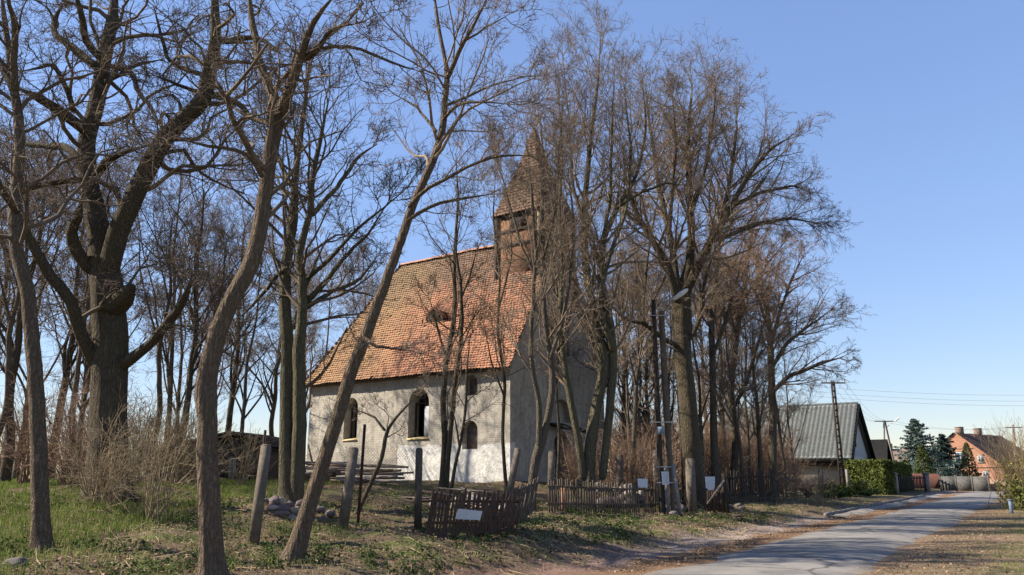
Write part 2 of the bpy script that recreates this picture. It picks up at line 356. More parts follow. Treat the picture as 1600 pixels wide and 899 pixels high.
# ------------------------------------------------------------------ ground, road
def axis(lo, hi, a, b, step):
    mid = list(np.arange(a, b + 1e-6, step)); l = []; x = a; d = step
    while x > lo: d *= 1.22; x -= d; l.append(x)
    r = []; x = b; d = step
    while x < hi: d *= 1.22; x += d; r.append(x)
    return np.array(l[::-1] + mid + r)
xs = axis(-4000, 4000, -17, 26, .17); ys = axis(-400, 6000, 6, 44, .17)
X, Y = np.meshgrid(xs, ys); Z = H(X, Y); nx, ny = len(xs), len(ys)
i, j = np.meshgrid(np.arange(nx - 1), np.arange(ny - 1)); k = (j * nx + i).ravel()
F = np.stack([k, k + 1, k + nx + 1, k + nx], 1)
tag(mk('ground', [(np.stack([X.ravel(), Y.ravel(), Z.ravel()], 1), F)], M['ground'], smooth=True), kind='structure')
def ribbon(cx, cy, hw_l, hw_r, lift, nw=8, seed=1):
    cx = np.asarray(cx); cy = np.asarray(cy); tx = np.gradient(cx); ty = np.gradient(cy); l = np.hypot(tx, ty); tx /= l; ty /= l
    n = len(cx); al = np.cumsum(l); jl = (fbm(al * .6, al * 0 + 5, seed) - .5) * .9; jr = (fbm(al * .6, al * 0 + 9, seed + 4) - .5) * .9
    V = []
    for m in range(nw + 1):
        f = m / nw; o = (hw_l + jl) * (1 - f) - (hw_r + jr) * f
        x = cx - ty * o; y = cy + tx * o; crown = .05 * (1 - (2 * f - 1) ** 2) + np.where((m == 0) | (m == nw), -.03, 0)
        V.append(np.stack([x, y, np.full(n, lift) + crown], 1))
    V = np.stack(V, 1).reshape(-1, 3); a, b = np.meshgrid(np.arange(n - 1), np.arange(nw)); k = (a * (nw + 1) + b).ravel()
    return V, np.stack([k, k + 1, k + nw + 2, k + nw + 1], 1)
tt = np.arange(-22, 64, .4); x_, y_ = xy(0, tt)
t2 = np.arange(1, 40, .5); ang = np.minimum(t2 / 30, 1) * R(-42)                    # bends to the right beyond the bush
hx = x_[-1] + np.cumsum(np.cos(R(56) + ang)) * .5; hy = y_[-1] + np.cumsum(np.sin(R(56) + ang)) * .5
tag(mk('road', [ribbon(np.concatenate([x_, hx]), np.concatenate([y_, hy]), 1.55, 1.6, .008)], M['road'], smooth=True), kind='structure')
jx, jy = xy(np.arange(0, 24, .5), 60 + np.arange(0, 24, .5) * .12)
tag(mk('side_road', [ribbon(jx, jy, 3.0, 3.4, .02)], M['road'], smooth=True), kind='structure')
# pavement kerb along the far half of the verge
kv = []
for q in range(30):
    a = xy(3.0, 20 + q * 1.0); b = xy(3.0, 20 + q * 1.0 + .98)
    kv.append(bar((a[0], a[1], .02), (b[0], b[1], .02), .12, .2))
tag(mk('kerb', kv, plain('kerb_stone', (.15, .135, .12), .3, 6)), kind='structure')
pt = np.arange(19, 52, .5); px_, py_ = xy(2.55, pt)
tag(mk('pavement', [ribbon(px_, py_, .35, .45, .02, 3, 8)], plain('pavement', (.21, .185, .16), .3, 4, .95), smooth=True), kind='structure')

# ------------------------------------------------------------------ church
CH = at(797, 752, 34.0); CH.z = h1(CH.x, CH.y) - .02
CROT = R(-35.6); L, W, HE, HR = 13.3, 8.5, 5.15, 12.35
church = empty('church', CH, CROT)
tag(church, 'derelict plastered village church with sagging red tile roof and wooden ridge turret', 'church')
CM = Matrix.Translation(CH) @ Matrix.Rotation(CROT, 4, 'Z'); CI = CM.inverted()
def on_wall(px, py, plane='y', val=0):
    o = CI @ Vector((0, 0, EYE)); q = CI @ at(px, py, 30.); d = q - o
    k = ((val - o.y) / d.y) if plane == 'y' else ((val - o.x) / d.x)
    return o + d * k
def arch_prism(cx, z0, z1, wd, y0, y1, round_=True, n=10, axis='x'):
    pts = [(cx - wd / 2, z0), (cx + wd / 2, z0)]
    if round_:
        r = wd / 2
        for q in range(n + 1): a = math.pi * q / n; pts.append((cx + r * math.cos(a), z1 - r + r * math.sin(a)))
    else: pts += [(cx + wd / 2, z1), (cx - wd / 2, z1)]
    m = len(pts)
    if axis == 'x': V = [(p, y0, z) for p, z in pts] + [(p, y1, z) for p, z in pts]
    else: V = [(y0, p, z) for p, z in pts] + [(y1, p, z) for p, z in pts]
    bm = bmesh.new(); vv = [bm.verts.new(v) for v in V]
    bm.faces.new(vv[:m]); bm.faces.new(vv[m:][::-1])
    for q in range(m): bm.faces.new((vv[q], vv[m + q], vv[m + (q + 1) % m], vv[(q + 1) % m]))
    bmesh.ops.recalc_face_normals(bm, faces=bm.faces)
    me = bpy.data.meshes.new('cut'); bm.to_mesh(me); bm.free()
    return me
def cut(o, meshes):
    tmp = []
    for me in meshes:
        c = bpy.data.objects.new('cut', me); col.objects.link(c); c.parent = o.parent; tmp.append(c)
        md = o.modifiers.new('b', 'BOOLEAN'); md.operation = 'DIFFERENCE'; md.object = c; md.solver = 'EXACT'
    bpy.context.view_layer.update()
    me = bpy.data.meshes.new_from_object(o.evaluated_get(bpy.context.evaluated_depsgraph_get()))
    o.modifiers.clear(); o.data = me
    for c in tmp: bpy.data.objects.remove(c)
def ring_prism(x0, x1, y0, y1, z0, z1, t):
    bm = bmesh.new(); q = []
    for z in (z0, z1):
        q.append([bm.verts.new((x, y, z)) for x, y in ((x0, y0), (x1, y0), (x1, y1), (x0, y1))])
        q.append([bm.verts.new((x, y, z)) for x, y in ((x0 + t, y0 + t), (x1 - t, y0 + t), (x1 - t, y1 - t), (x0 + t, y1 - t))])
    for a in range(4):
        b = (a + 1) % 4
        bm.faces.new((q[0][a], q[0][b], q[2][b], q[2][a])); bm.faces.new((q[1][b], q[1][a], q[3][a], q[3][b]))
        bm.faces.new((q[2][a], q[2][b], q[3][b], q[3][a])); bm.faces.new((q[0][b], q[0][a], q[1][a], q[1][b]))
    bmesh.ops.recalc_face_normals(bm, faces=bm.faces)
    me = bpy.data.meshes.new('wall'); bm.to_mesh(me); bm.free(); return me
wme = ring_prism(-L, 0, 0, W, -.6, HE, .75); wme.materials.append(M['plaster'])
wall = bpy.data.objects.new('wall', wme); col.objects.link(wall); wall.parent = church
wins = []
for (x0, x1, yt, yb, rd) in ((536, 557, 622, 688, True), (637, 669, 608, 686, True), (727, 746, 586, 618, True), (722, 746, 657, 702, True)):
    a = on_wall(x0, yb); b = on_wall(x1, yb); c = on_wall((x0 + x1) / 2, yt)
    wins.append(((a.x + b.x) / 2, (a.z + b.z) / 2, c.z, b.x - a.x))
dr = on_wall(890, 740, 'x'); dtop = on_wall(890, 676, 'x')
cuts = [arch_prism(cx, z0, z1, wd, -.3, 1.2 if q < 2 else .38) for q, (cx, z0, z1, wd) in enumerate(wins)]
cuts.append(arch_prism(W / 2, .0, dtop.z, 1.5, -1.2, .3, True, 10, 'y'))
cuts.append(arch_prism(W / 2, dtop.z + .45, dtop.z + 1.55, 1.9, -.35, .3, True, 10, 'y'))
cut(wall, cuts)
zr = lambda y: HE + (HR - .18 - HE) * (1 - abs(y - W / 2) / (W / 2))
# gable triangle
gm = bpy.data.meshes.new('gable'); bm = bmesh.new()
v = [bm.verts.new(p) for p in ((0, 0, HE), (0, W, HE), (0, W / 2, HR - .3), (-.6, 0, HE), (-.6, W, HE), (-.6, W / 2, HR - .3))]
for f in ((0, 1, 2), (5, 4, 3), (0, 3, 4, 1), (1, 4, 5, 2), (2, 5, 3, 0)): bm.faces.new([v[q] for q in f])
bmesh.ops.recalc_face_normals(bm, faces=bm.faces); bm.to_mesh(gm); bm.free(); gm.materials.append(M['plaster'])
gable = bpy.data.objects.new('gable', gm); col.objects.link(gable); gable.parent = church
cut(gable, [arch_prism(y, z0, z1, .3, -.3, .3, True, 8, 'y') for y, z0, z1 in ((3.55, 6.0, 7.9), (4.95, 6.0, 7.9), (4.25, 6.6, 8.9))])
for cx, z0, z1, wd in wins[:2]:
    wf = mk('window', [bar((cx - wd / 2 + .04, .5, z0), (cx - wd / 2 + .04, .5, z1 - wd / 2), .07, .08, (0, 1, 0)), bar((cx + wd / 2 - .04, .5, z0), (cx + wd / 2 - .04, .5, z1 - wd / 2), .07, .08, (0, 1, 0)),
                       bar((cx, .5, z0), (cx, .5, z1 - .1), .06, .08, (0, 1, 0)), bar((cx - wd / 2, .5, z1 - wd / 2), (cx + wd / 2, .5, z1 - wd / 2), .06, .08)], M['dark_wood'], church)
    mk('boarding', [box(cx + .03, cx + wd / 2 - .06, .40, .43, z0 + .05, z1 - wd * .62)], plain('grey_board', (.36, .37, .39), .3, 4), wf)
    s_ = box(cx - wd / 2 - .02, cx + wd / 2 + .02, -.06, .42, -.03, .03)
    mk('sill', [xf(s_, Matrix.Translation((0, 0, z0)) @ Matrix.Rotation(R(14), 4, 'X'))], plain('yellow_sill', (.46, .36, .19), .25, 5), wf)
for cx, z0, z1, wd in wins[2:]:
    mk('blind_niche', [box(cx - wd / 2 - .03, cx + wd / 2 + .03, .33, .36, z0 - .02, z1 - .1)], plain('niche_brick', (.17, .125, .10), .45, 7), church)
door = mk('door', [box(-.42, -.36, W / 2 - .72, W / 2 + .02, 0, dtop.z - .1)], plain('door_paint', (.055, .018, .015), .3, 4), church)
for y0 in (W / 2 - 1.0, W / 2 + .755): mk('door_jamb', [box(-.02, .06, y0, y0 + .245, -.3, dtop.z - .4)], M['plaster'], church)
mk('porch_canopy', [bar((-.05, W / 2 - 1.1, dtop.z + .32), (.75, W / 2 - 1.15, dtop.z + .1), .1, .1), bar((-.05, W / 2 + 1.1, dtop.z + .32), (.7, W / 2 + 1.05, dtop.z + .05), .1, .1),
                    bar((.68, W / 2 - 1.35, dtop.z + .14), (.66, W / 2 + 1.2, dtop.z + .02), .12, .08)] +
   [bar((-.02, W / 2 - 1.2 + q * .3, dtop.z + .40), (.8 - .2 * (q % 3), W / 2 - 1.22 + q * .3, dtop.z + .16), .24, .03) for q in range(5)], M['dark_wood'], church)
mk('step', [box(.02, .7, W / 2 - 1, W / 2 + 1, -.4, -.02)], M['concrete'], church)
# cornice under the eaves
mk('cornice', [box(-L - .1, .03, -.10, -.003, HE - .32, HE - .16), box(-L - .16, .05, -.19, -.003, HE - .157, HE - .02)], plain('cornice', (.14, .11, .09), .4, 6), church)
# roof surface: f in 0..1 up the slope, kicked out at the eaves
prof_f = [0, .1, .2, .5, 1]; prof_y = [-.42, .0, .42, W / 2 * .55, W / 2]
prof_z = [HE - .22, HE + .32, HE + .98, 0, HR]
prof_z[3] = prof_z[2] + (HR - prof_z[2]) * (prof_y[3] - prof_y[2]) / (W / 2 - prof_y[2])
ff = np.linspace(0, 1, 60); cy_ = np.interp(ff, prof_f, prof_y); cz_ = np.interp(ff, prof_f, prof_z)
arc = np.concatenate([[0], np.cumsum(np.hypot(np.diff(cy_), np.diff(cz_)))]); SL = arc[-1]
yv = 1.5
for _ in range(20):
    DW = on_wall(686, 498, 'y', yv); yv += .5 * (float(np.interp(DW.z, cz_, cy_)) - yv)
#                    # eyebrow dormer
DX = DW.x; DA = float(np.interp(yv, cy_, arc)); print('dormer', DX, DA, SL)
XH = 2.35                                            # hip set-back at the far end
def roof_pt(x, a, off):
    y = np.interp(a, arc, cy_); z = np.interp(a, arc, cz_)
    dy = np.interp(a + .05, arc, cy_) - np.interp(a - .05, arc, cy_); dz = np.interp(a + .05, arc, cz_) - np.interp(a - .05, arc, cz_)
    l = np.hypot(dy, dz); ny_, nz_ = -dz / l, dy / l
    sag = (fbm(x * .55, a * .55, 31) - .5) * .26 - .10 * np.sin(np.clip((x + L) / L, 0, 1) * math.pi) * (a / SL)
    u = (x - DX) / .95; up = np.clip((a - DA) / 1.7, 0, 1)
    lump = np.where(a >= DA - .02, .72 * np.exp(-u * u * 1.5) * (1 - up) ** 1.3, 0)
    o = off + sag + lump
    return y + ny_ * o, z + nz_ * o
def tile_rows(xl, xr, rows, tw, ex, rng, ptf, th=.028, miss=.004):
    """xl(a), xr(a): limits of a row; ptf(x, a, off) -> world pts.  beaver-tail tiles"""
    V = []; T = []
    for r in range(rows):
        a0 = r * ex
        l, q = xl(a0), xr(a0)
        if q - l < tw * .6: continue
        x = np.arange(l + (r % 2) * tw / 2 - tw / 2, q - tw * .3, tw)
        x = x[rng.random(len(x)) > miss]; n = len(x)
        if not n: continue
        jt = rng.normal(0, .006, n); ja = rng.normal(0, .012, n); wv = (fbm(x * 1.2, x * 0 + r * .7, 77) - .5) * .05
        lift = .045 + jt + np.abs(rng.normal(0, .006, n)); g = .004
        ring = [(g, .05), (tw * .25, .012), (tw * .5, 0), (tw * .75, .012), (tw - g, .05)]
        pts = []
        for dx, da in ring: pts.append(ptf(np.clip(x + dx, l - .05, q), a0 + da + ja + wv, lift))
        for dx in (tw - g, g): pts.append(ptf(np.clip(x + dx, l - .05, q), np.full(n, a0 + ex * 1.25), np.full(n, .006)))
        for dx, da in ring: pts.append(ptf(np.clip(x + dx, l - .05, q), a0 + da + ja + wv, lift - th))
        V.append(np.stack([np.stack(p, 1) for p in pts], 1)); T.append(np.clip(rng.normal(.5, .11, n), 0, 1))
    V = np.concatenate(V); T = np.concatenate(T); n = len(V); b = np.arange(n)[:, None] * 12
    top = b + np.array([[0, 1, 2, 3, 4, 5, 6]]); ed = np.concatenate([b + np.array([[7 + q, 8 + q, 1 + q, q]]) for q in range(4)])
    return V.reshape(-1, 3), top, ed, np.repeat(T, 12)
rng = np.random.default_rng(5)
EX = .158; rows = int(SL / EX)
def fpt(x, a, off): y, z = roof_pt(x, a, off); return (x, y, z)
def hipx(a): return -L - .4 + (XH + .4) * np.interp(a, arc, (cz_ - cz_[0]) / (cz_[-1] - cz_[0]))
Vt, top, ed, tn = tile_rows(hipx, lambda a: .22, rows, .175, EX, rng, fpt)
roof = mk('roof', [(Vt, top), (Vt[:0], ed)], M['tile'], church, attr=tn) if False else None
def mk_tiles(name, sets, mat, parent):
    parts = []; at_ = []
    for V, top, ed, tn in sets:
        n0 = sum(len(p[0]) for p in parts)
        parts.append((V, top)); at_.append(tn)
        parts.append((V, ed)); at_.append(tn)
    return mk(name, parts, mat, parent, attr=np.concatenate(at_))
def bpt(x, a, off): y, z = roof_pt(x, a, off); return (x, W - y, z)
Vb, tb, eb, nb_ = tile_rows(hipx, lambda a: .22, rows, .3, EX, rng, bpt)
tb = tb[:, ::-1]
def hpt(yy, a, off):                                 # far hipped end: yy across
    f = np.interp(a, arc, (cz_ - cz_[0]) / (cz_[-1] - cz_[0])); z = np.interp(a, arc, cz_)
    return (-L - .4 + (XH + .4) * f - off * .9, yy, z + off * .3)
def hy0(a): return float(np.interp(a, arc, cy_))
Vh, th_, eh, nh = tile_rows(lambda a: hy0(a), lambda a: W - hy0(a), rows, .25, EX, rng, hpt)
roof = mk_tiles('roof', [(Vt, top, ed, tn), (Vb, tb, eb, nb_), (Vh, th_, eh, nh)], M['tile'], church)
# boarding below the tiles (shows through gaps), ridge tiles, rake boards
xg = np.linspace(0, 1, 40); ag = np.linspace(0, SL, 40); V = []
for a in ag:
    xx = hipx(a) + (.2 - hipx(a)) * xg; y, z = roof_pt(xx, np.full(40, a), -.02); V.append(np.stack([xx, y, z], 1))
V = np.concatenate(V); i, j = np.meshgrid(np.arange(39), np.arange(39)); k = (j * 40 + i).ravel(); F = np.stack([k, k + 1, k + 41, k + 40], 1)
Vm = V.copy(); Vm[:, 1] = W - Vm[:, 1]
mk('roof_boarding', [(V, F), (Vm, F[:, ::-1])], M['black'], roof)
y0_, z0_ = roof_pt(np.linspace(-L - .35, .2, 30), np.full(30, .02), 0)
parts = []
for q in range(34):
    x0 = -L + XH + q * .33; x1 = x0 + .36
    if x1 > -2.9: break
    _, z = roof_pt(np.array([x0, x1]), np.array([SL - .02] * 2), 0)
    n = 7; vv = []
    for x, zz, r in ((x0, z[0], .15), (x1, z[1], .125)):
        for m in range(n): a_ = math.pi * m / (n - 1); vv.append((x, W / 2 + math.cos(a_) * r, zz - .03 + math.sin(a_) * r * .9 + rng.normal(0, .006)))
    parts.append((vv, [(m, m + 1, n + m + 1, n + m) for m in range(n - 1)]))
mk('ridge_tile_row', parts, plain('ridge_tile', (.40, .20, .12), .35, 5), roof)
for sgn in (0, 1):
    parts = []
    for q in range(12):
        a0, a1 = SL * q / 12 + .02, SL * (q + 1) / 12
        y, z = roof_pt(np.array([.14, .14]), np.array([a0, a1]), -.11); y = y if not sgn else W - y
        if a1 < SL * .86: parts.append(bar((.12, y[0], z[0]), (.12, y[1], z[1]), .12, .16, (1, 0, 0)))
    mk('verge', parts, M['plaster'], roof)
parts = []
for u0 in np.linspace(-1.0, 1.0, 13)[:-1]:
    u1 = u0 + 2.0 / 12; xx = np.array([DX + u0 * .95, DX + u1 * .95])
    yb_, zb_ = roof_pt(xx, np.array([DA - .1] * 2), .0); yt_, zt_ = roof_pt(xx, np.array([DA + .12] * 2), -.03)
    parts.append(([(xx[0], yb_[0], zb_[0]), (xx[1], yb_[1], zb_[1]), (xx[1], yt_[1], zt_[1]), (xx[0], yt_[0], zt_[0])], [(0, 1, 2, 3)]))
mk('dormer_shade_sheet', parts, M['black'], roof)  # black sheet stands in for the shade inside the dormer opening
# turret over the gable end
TX0, TX1, TY0, TY1 = -2.88, -.04, W / 2 - 1.42, W / 2 + 1.42; TZ0, TZ1 = 8.7, 13.5
tower = mk('turret', [box(TX0, TX1, TY0, TY1, TZ0, TZ1)], M['tower'], church)
parts = [bar((x, y, TZ0), (x, y, TZ1), .2, .2, (0, 1, 0)) for x in (TX0, TX1) for y in (TY0, TY1)]
parts += [box(TX0 - .05, TX1 + .05, TY0 - .055, TY0 - .004, z, z + .16) for z in (11.55, 12.3, 13.1)]
parts += [box(TX1 + .004, TX1 + .055, TY0 + .12, TY1 - .12, z, z + .16) for z in (11.55, 12.3, 13.1)]
mk('turret_frame', parts, M['dark_wood'], tower)
mk('louvre', [box(TX0 + .9, TX0 + 1.9, TY0 - .035, TY0 - .003, 12.48, 13.08)], M['black'], tower); mk('louvre', [box(TX1 + .003, TX1 + .04, W / 2 - .55, W / 2 + .55, 12.48, 13.08)], M['black'], tower)
mk('light_board', [box(TX1 - .3, TX1 - .12, TY0 - .075, TY0 - .058, 11.75, 13.05)], plain('pale_board', (.36, .29, .2), .3, 5), tower)
TC = Vector(((TX0 + TX1) / 2, W / 2, 0)); sp_z = [13.25, 13.7, 15.2, 16.4, 17.6, 18.35]; sp_w = [1.6, 1.42, .93, .54, .25, .07]
spz = np.linspace(sp_z[0], sp_z[-1], 80); spw = np.interp(spz, sp_z, sp_w); sarc = np.concatenate([[0], np.cumsum(np.hypot(np.diff(spz), np.diff(spw)))])
sets = []
for q in range(4):
    c_, s_ = math.cos(q * math.pi / 2), math.sin(q * math.pi / 2)
    def spt(x, a, off, c_=c_, s_=s_):
        r = np.interp(a, sarc, spw) + np.asarray(off) * .8; z = np.interp(a, sarc, spz) + np.asarray(off) * .35
        xx = np.clip(x, -r, r); return (TC.x + c_ * xx + s_ * r, TC.y + s_ * xx - c_ * r, z + 0 * xx)
    sets.append(tile_rows(lambda a: -float(np.interp(a, sarc, spw)), lambda a: float(np.interp(a, sarc, spw)), int(sarc[-1] / .2), .2, .2, rng, spt, .04, .03))
spire = mk_tiles('spire', sets, M['shingle'], tower)
core = []
for a, b in zip(range(5), range(1, 6)):
    vv = [(TC.x + i_ * (sp_w[q] - .03), TC.y + j_ * (sp_w[q] - .03), sp_z[q]) for q in (a, b) for i_, j_ in ((-1, -1), (1, -1), (1, 1), (-1, 1))]
    core.append((vv, [(0, 1, 5, 4), (1, 2, 6, 5), (2, 3, 7, 6), (3, 0, 4, 7)]))
mk('spire_core', core + [([(TC.x + i_ * 1.56, TC.y + j_ * 1.56, 13.27) for i_, j_ in ((-1, -1), (-1, 1), (1, 1), (1, -1))], [(0, 1, 2, 3)])], M['dark_wood'], spire)
mk('finial', capcyl((TC.x, TC.y, 17.8), (TC.x, TC.y, 18.35), .16, .12, 8) + capcyl((TC.x, TC.y, 18.35), (TC.x, TC.y, 18.75), .05, .03, 6), plain('finial', (.30, .16, .1), .3, 5), tower)

# ------------------------------------------------------------------ trees
def resample(P, Rr, n):
    P = np.asarray(P, float); Rr = np.asarray(Rr, float)
    l = np.concatenate([[0], np.cumsum(np.linalg.norm(np.diff(P, axis=0), axis=1))]); q = np.linspace(0, l[-1], n)
    Q = np.stack([np.interp(q, l, P[:, c]) for c in range(3)], 1); r = np.interp(q, l, Rr)
    for _ in range(max(1, n // 12)): Q[1:-1] = (Q[:-2] + 2 * Q[1:-1] + Q[2:]) / 4
    return Q, r, l[-1]
def stem_mesh(P, Rr, seed, k=12, amp=.1, step=.18, flare=False, gnarl=.0):
    L_ = np.linalg.norm(np.diff(np.asarray(P), axis=0), axis=1).sum(); n = int(np.clip(L_ / step, 8, 110))
    Q, r, _ = resample(P, Rr, n)
    rg = np.random.default_rng(seed)
    if gnarl: 
        wob = np.cumsum(rg.normal(0, 1, (n, 3)), 0); wob -= np.linspace(0, 1, n)[:, None] * wob[-1] ; Q = Q + wob * gnarl * np.sin(np.linspace(0, math.pi, n))[:, None]
    d = np.concatenate([[0], np.cumsum(np.linalg.norm(np.diff(Q, axis=0), axis=1))])
    if flare: r = r * (1 + .75 * np.exp(-d / .15) + .14 * np.exp(-d / .6))
    e0 = Q[0] - Q[1]; e0 = e0 / np.linalg.norm(e0); e1 = Q[-1] - Q[-2]; e1 = e1 / np.linalg.norm(e1)
    Q0, r0 = Q, r
    if flare: Q = np.concatenate([Q, [Q[-1] + e1 * r[-1] * .7, Q[-1] + e1 * r[-1] * 1.1]]); r = np.concatenate([r, [r[-1] * .75, r[-1] * .04]]); d = np.concatenate([d, [d[-1] + .05, d[-1] + .1]]); n += 2
    else: Q = np.concatenate([[Q[0] + e0 * r[0] * 1.0, Q[0] + e0 * r[0] * .6], Q, [Q[-1] + e1 * r[-1] * .7, Q[-1] + e1 * r[-1] * 1.1]]); r = np.concatenate([[r[0] * .04, r[0] * .7], r, [r[-1] * .75, r[-1] * .04]]); d = np.concatenate([[-.1, -.05], d, [d[-1] + .05, d[-1] + .1]]); n += 4
    V, F = tubes(Q[None], r[None], k)
    th = np.tile(np.arange(k), n) / k * 2 * np.pi; dd = np.repeat(d, k); rr = np.repeat(r, k); cc = np.repeat(Q, k, 0)
    lob = fbm(np.cos(th) * 1.6 + 7 + seed, np.sin(th) * 1.6 + dd * .35, seed, 3) - .5
    fur = fbm(th * k / 5.0, dd * 1.6 + seed, seed + 3, 2) - .5
    if flare: lob = lob * (1 + 3.2 * np.repeat(np.exp(-d / .3), k))
    V = cc + (V - cc) * (1 + (lob * 2.2 + fur * 1.1)[:, None] * amp)
    return (V, F), Q0, r0
def grow(rg, P, Rr, m, lr, ang, wig, up, tr, n, rr, rmin, lmin=0, lmax=9, rtip=.28, flat=0):
    N, pn, _ = P.shape
    idx = np.repeat(np.arange(N), m); C = len(idx); t = rg.uniform(tr[0], tr[1], C)
    f = t * (pn - 1); a = np.minimum(f.astype(int), pn - 2); b = f - a
    p0 = P[idx, a] * (1 - b)[:, None] + P[idx, a + 1] * b[:, None]; T = P[idx, a + 1] - P[idx, a]; T /= np.linalg.norm(T, axis=1, keepdims=True) + 1e-9
    r0 = Rr[idx, a] * (1 - b) + Rr[idx, a + 1] * b
    pl = np.linalg.norm(np.diff(P, axis=1), axis=2).sum(1)[idx]
    ln = np.clip(pl * lr * (1.15 - .6 * t) * rg.uniform(.55, 1.3, C), lmin, lmax)
    rv = rg.normal(0, 1, (C, 3)); U = rv - (rv * T).sum(1, keepdims=True) * T; U /= np.linalg.norm(U, axis=1, keepdims=True) + 1e-9
    al = np.abs(rg.normal(ang, .22, C)); D = np.cos(al)[:, None] * T + np.sin(al)[:, None] * U
    out = [p0]; st_ = (ln / (n - 1))[:, None]; bias = rg.normal(0, 1, (C, 3)) * wig * .3
    for q in range(n - 1):
        D = D + rg.normal(0, wig, (C, 3)) + bias + np.array([0, 0, up]); D /= np.linalg.norm(D, axis=1, keepdims=True)
        out.append(out[-1] + D * st_)
    Q = np.stack(out, 1); rb = np.maximum(r0 * rr * rg.uniform(.7, 1.1, C), rmin)
    rb = np.minimum(rb, np.maximum(ln * .022, rmin)); r = rb[:, None] * np.linspace(1, rtip, n)[None]
    return Q, np.maximum(r, rmin * .55)
STY = {
 'gnarl': dict(d1=.30, l1=(1.0, 2.9), a1=.95, w=(.30, .30, .28, .22), up=(.05, .03, .02, .0), m=(5, 4, 4)),
 'slim':  dict(d1=.38, l1=(.8, 2.4), a1=.75, w=(.16, .16, .15, .12), up=(.08, .06, .04, .02), m=(5, 4, 4)),
 'lime':  dict(d1=.26, l1=(1.0, 3.2), a1=.65, w=(.10, .11, .12, .1), up=(.03, .02, .0, -.03), m=(6, 5, 4)),
}
def crown_parts(rg, limbs, sty, rmin, dens=1.0, lscale=1.0, up_only=0):
    """limbs: list of (Q, r, t0) -> twig tubes"""
    S = STY[sty]; A = []; parts = []
    L1p = []; L1r = []
    for Q, r, t0 in limbs:
        q, rr, ln = resample(Q, r, 16); m = max(2, int(ln * (1 - t0) / S['d1'] * dens))
        P1, R1 = grow(rg, q[None], rr[None], m, .5, S['a1'], S['w'][0], S['up'][0] + up_only, (t0, 1.0), 8, .5, rmin * 2.2, S['l1'][0] * .6 * lscale, S['l1'][1] * lscale)
        L1p.append(P1); L1r.append(R1)
        if r[-1] > .035: continue
        P1, R1 = grow(rg, q[None], rr[None], 3, .3, .35, S['w'][0], S['up'][0] + up_only, (.93, 1.0), 8, .8, rmin * 2.2, S['l1'][0] * lscale, S['l1'][1] * .8 * lscale)
        L1p.append(P1); L1r.append(R1)
    P1 = np.concatenate(L1p); R1 = np.concatenate(L1r); parts.append(tubes(P1, R1, 5))
    P2, R2 = grow(rg, P1, R1, S['m'][0], .55, .75, S['w'][1], S['up'][1], (.2, 1), 6, .6, rmin * 1.5, .3 * lscale, 1.6 * lscale); parts.append(tubes(P2, R2, 4))
    P3, R3 = grow(rg, P2, R2, S['m'][1], .6, .75, S['w'][2], S['up'][2], (.15, 1), 5, .65, rmin * 1.15, .2 * lscale, .9 * lscale); parts.append(tubes(P3, R3, 3))
    P4, R4 = grow(rg, P3, R3, S['m'][2], .6, .7, S['w'][3], S['up'][3], (.2, 1), 4, .7, rmin * .9, .12 * lscale, .5 * lscale); parts.append(tubes(P4, R4, 3))
    return parts
ntree = [0]
def tree(label, d, stems, sty, barkm, twigm, rmin=.0055, dens=1.0, lscale=1.0, group=None, tr0=.45, k=14, gnarl=.012, crown_dd=2.2, name='tree', up_only=0):
    """stems[0] is the trunk from the ground; every stem: (list of (px, py, width px), depth change at its tip or None)"""
    ntree[0] += 1; seed = 100 + ntree[0] * 7; rg = np.random.default_rng(seed); rnd = random.Random(seed)
    p0 = stems[0][0][0]; b = at(p0[0], p0[1], d); b.z = h1(b.x, b.y)
    root = empty(name, b); tag(root, label, 'tree', group)
    limbs = []; 
    for q, (pts, dd) in enumerate(stems):
        n = len(pts); dd = (rnd.uniform(-crown_dd, crown_dd) if q else 0) if dd is None else dd
        base = 0
        if isinstance(dd, tuple): base, dd = dd
        P = []; Rr = []
        for m, (px, py, wd) in enumerate(pts):
            dist = d + base + dd * m / (n - 1); p = at(px, py, dist)
            if q == 0 and m == 0: p.z = b.z - .12
            P.append(np.array(p - b)); Rr.append(wd / 2 * mpp(py, dist) * (.80 if d < 15 else .88))
        if pts[-1][2] < 17:
            Rr[-1] *= .3
        big = Rr[0] > .07
        part, Q, r = stem_mesh(P, Rr, seed + q, k if big else 8, .11 if big else .08, .1 if (d < 15 and q == 0) else .2, q == 0, gnarl if q else gnarl * .4)
        o = mk('trunk' if q == 0 else 'limb', [part], barkm, root, smooth=True)
        limbs.append((Q, r, tr0 if q == 0 else .12))
    mk('crown', crown_parts(rg, limbs, sty, rmin, dens, lscale, up_only), twigm, root)
    return root
B = M
tree('slender brown tree with a forked crown rising nearest the half sunk boulder', 11.5, [
    ([(68, 850, 32), (62, 760, 29), (55, 600, 27), (44, 450, 25), (27, 380, 24), (25, 318, 21), (31, 240, 19), (30, 190, 18), (22, 140, 16), (16, 95, 13), (8, 40, 11), (0, -30, 8)], .6),
    ([(22, 140, 14), (21, 90, 13), (23, 30, 11), (12, 5, 8), (14, -40, 6)], -.8),
    ([(25, 330, 14), (5, 300, 13), (-10, 250, 10)], None), ([(24, 150, 12), (2, 108, 11), (-20, 80, 8)], None)], 'gnarl', B['bark_brown'], B['twig_dark'], .0045, .8, k=20)
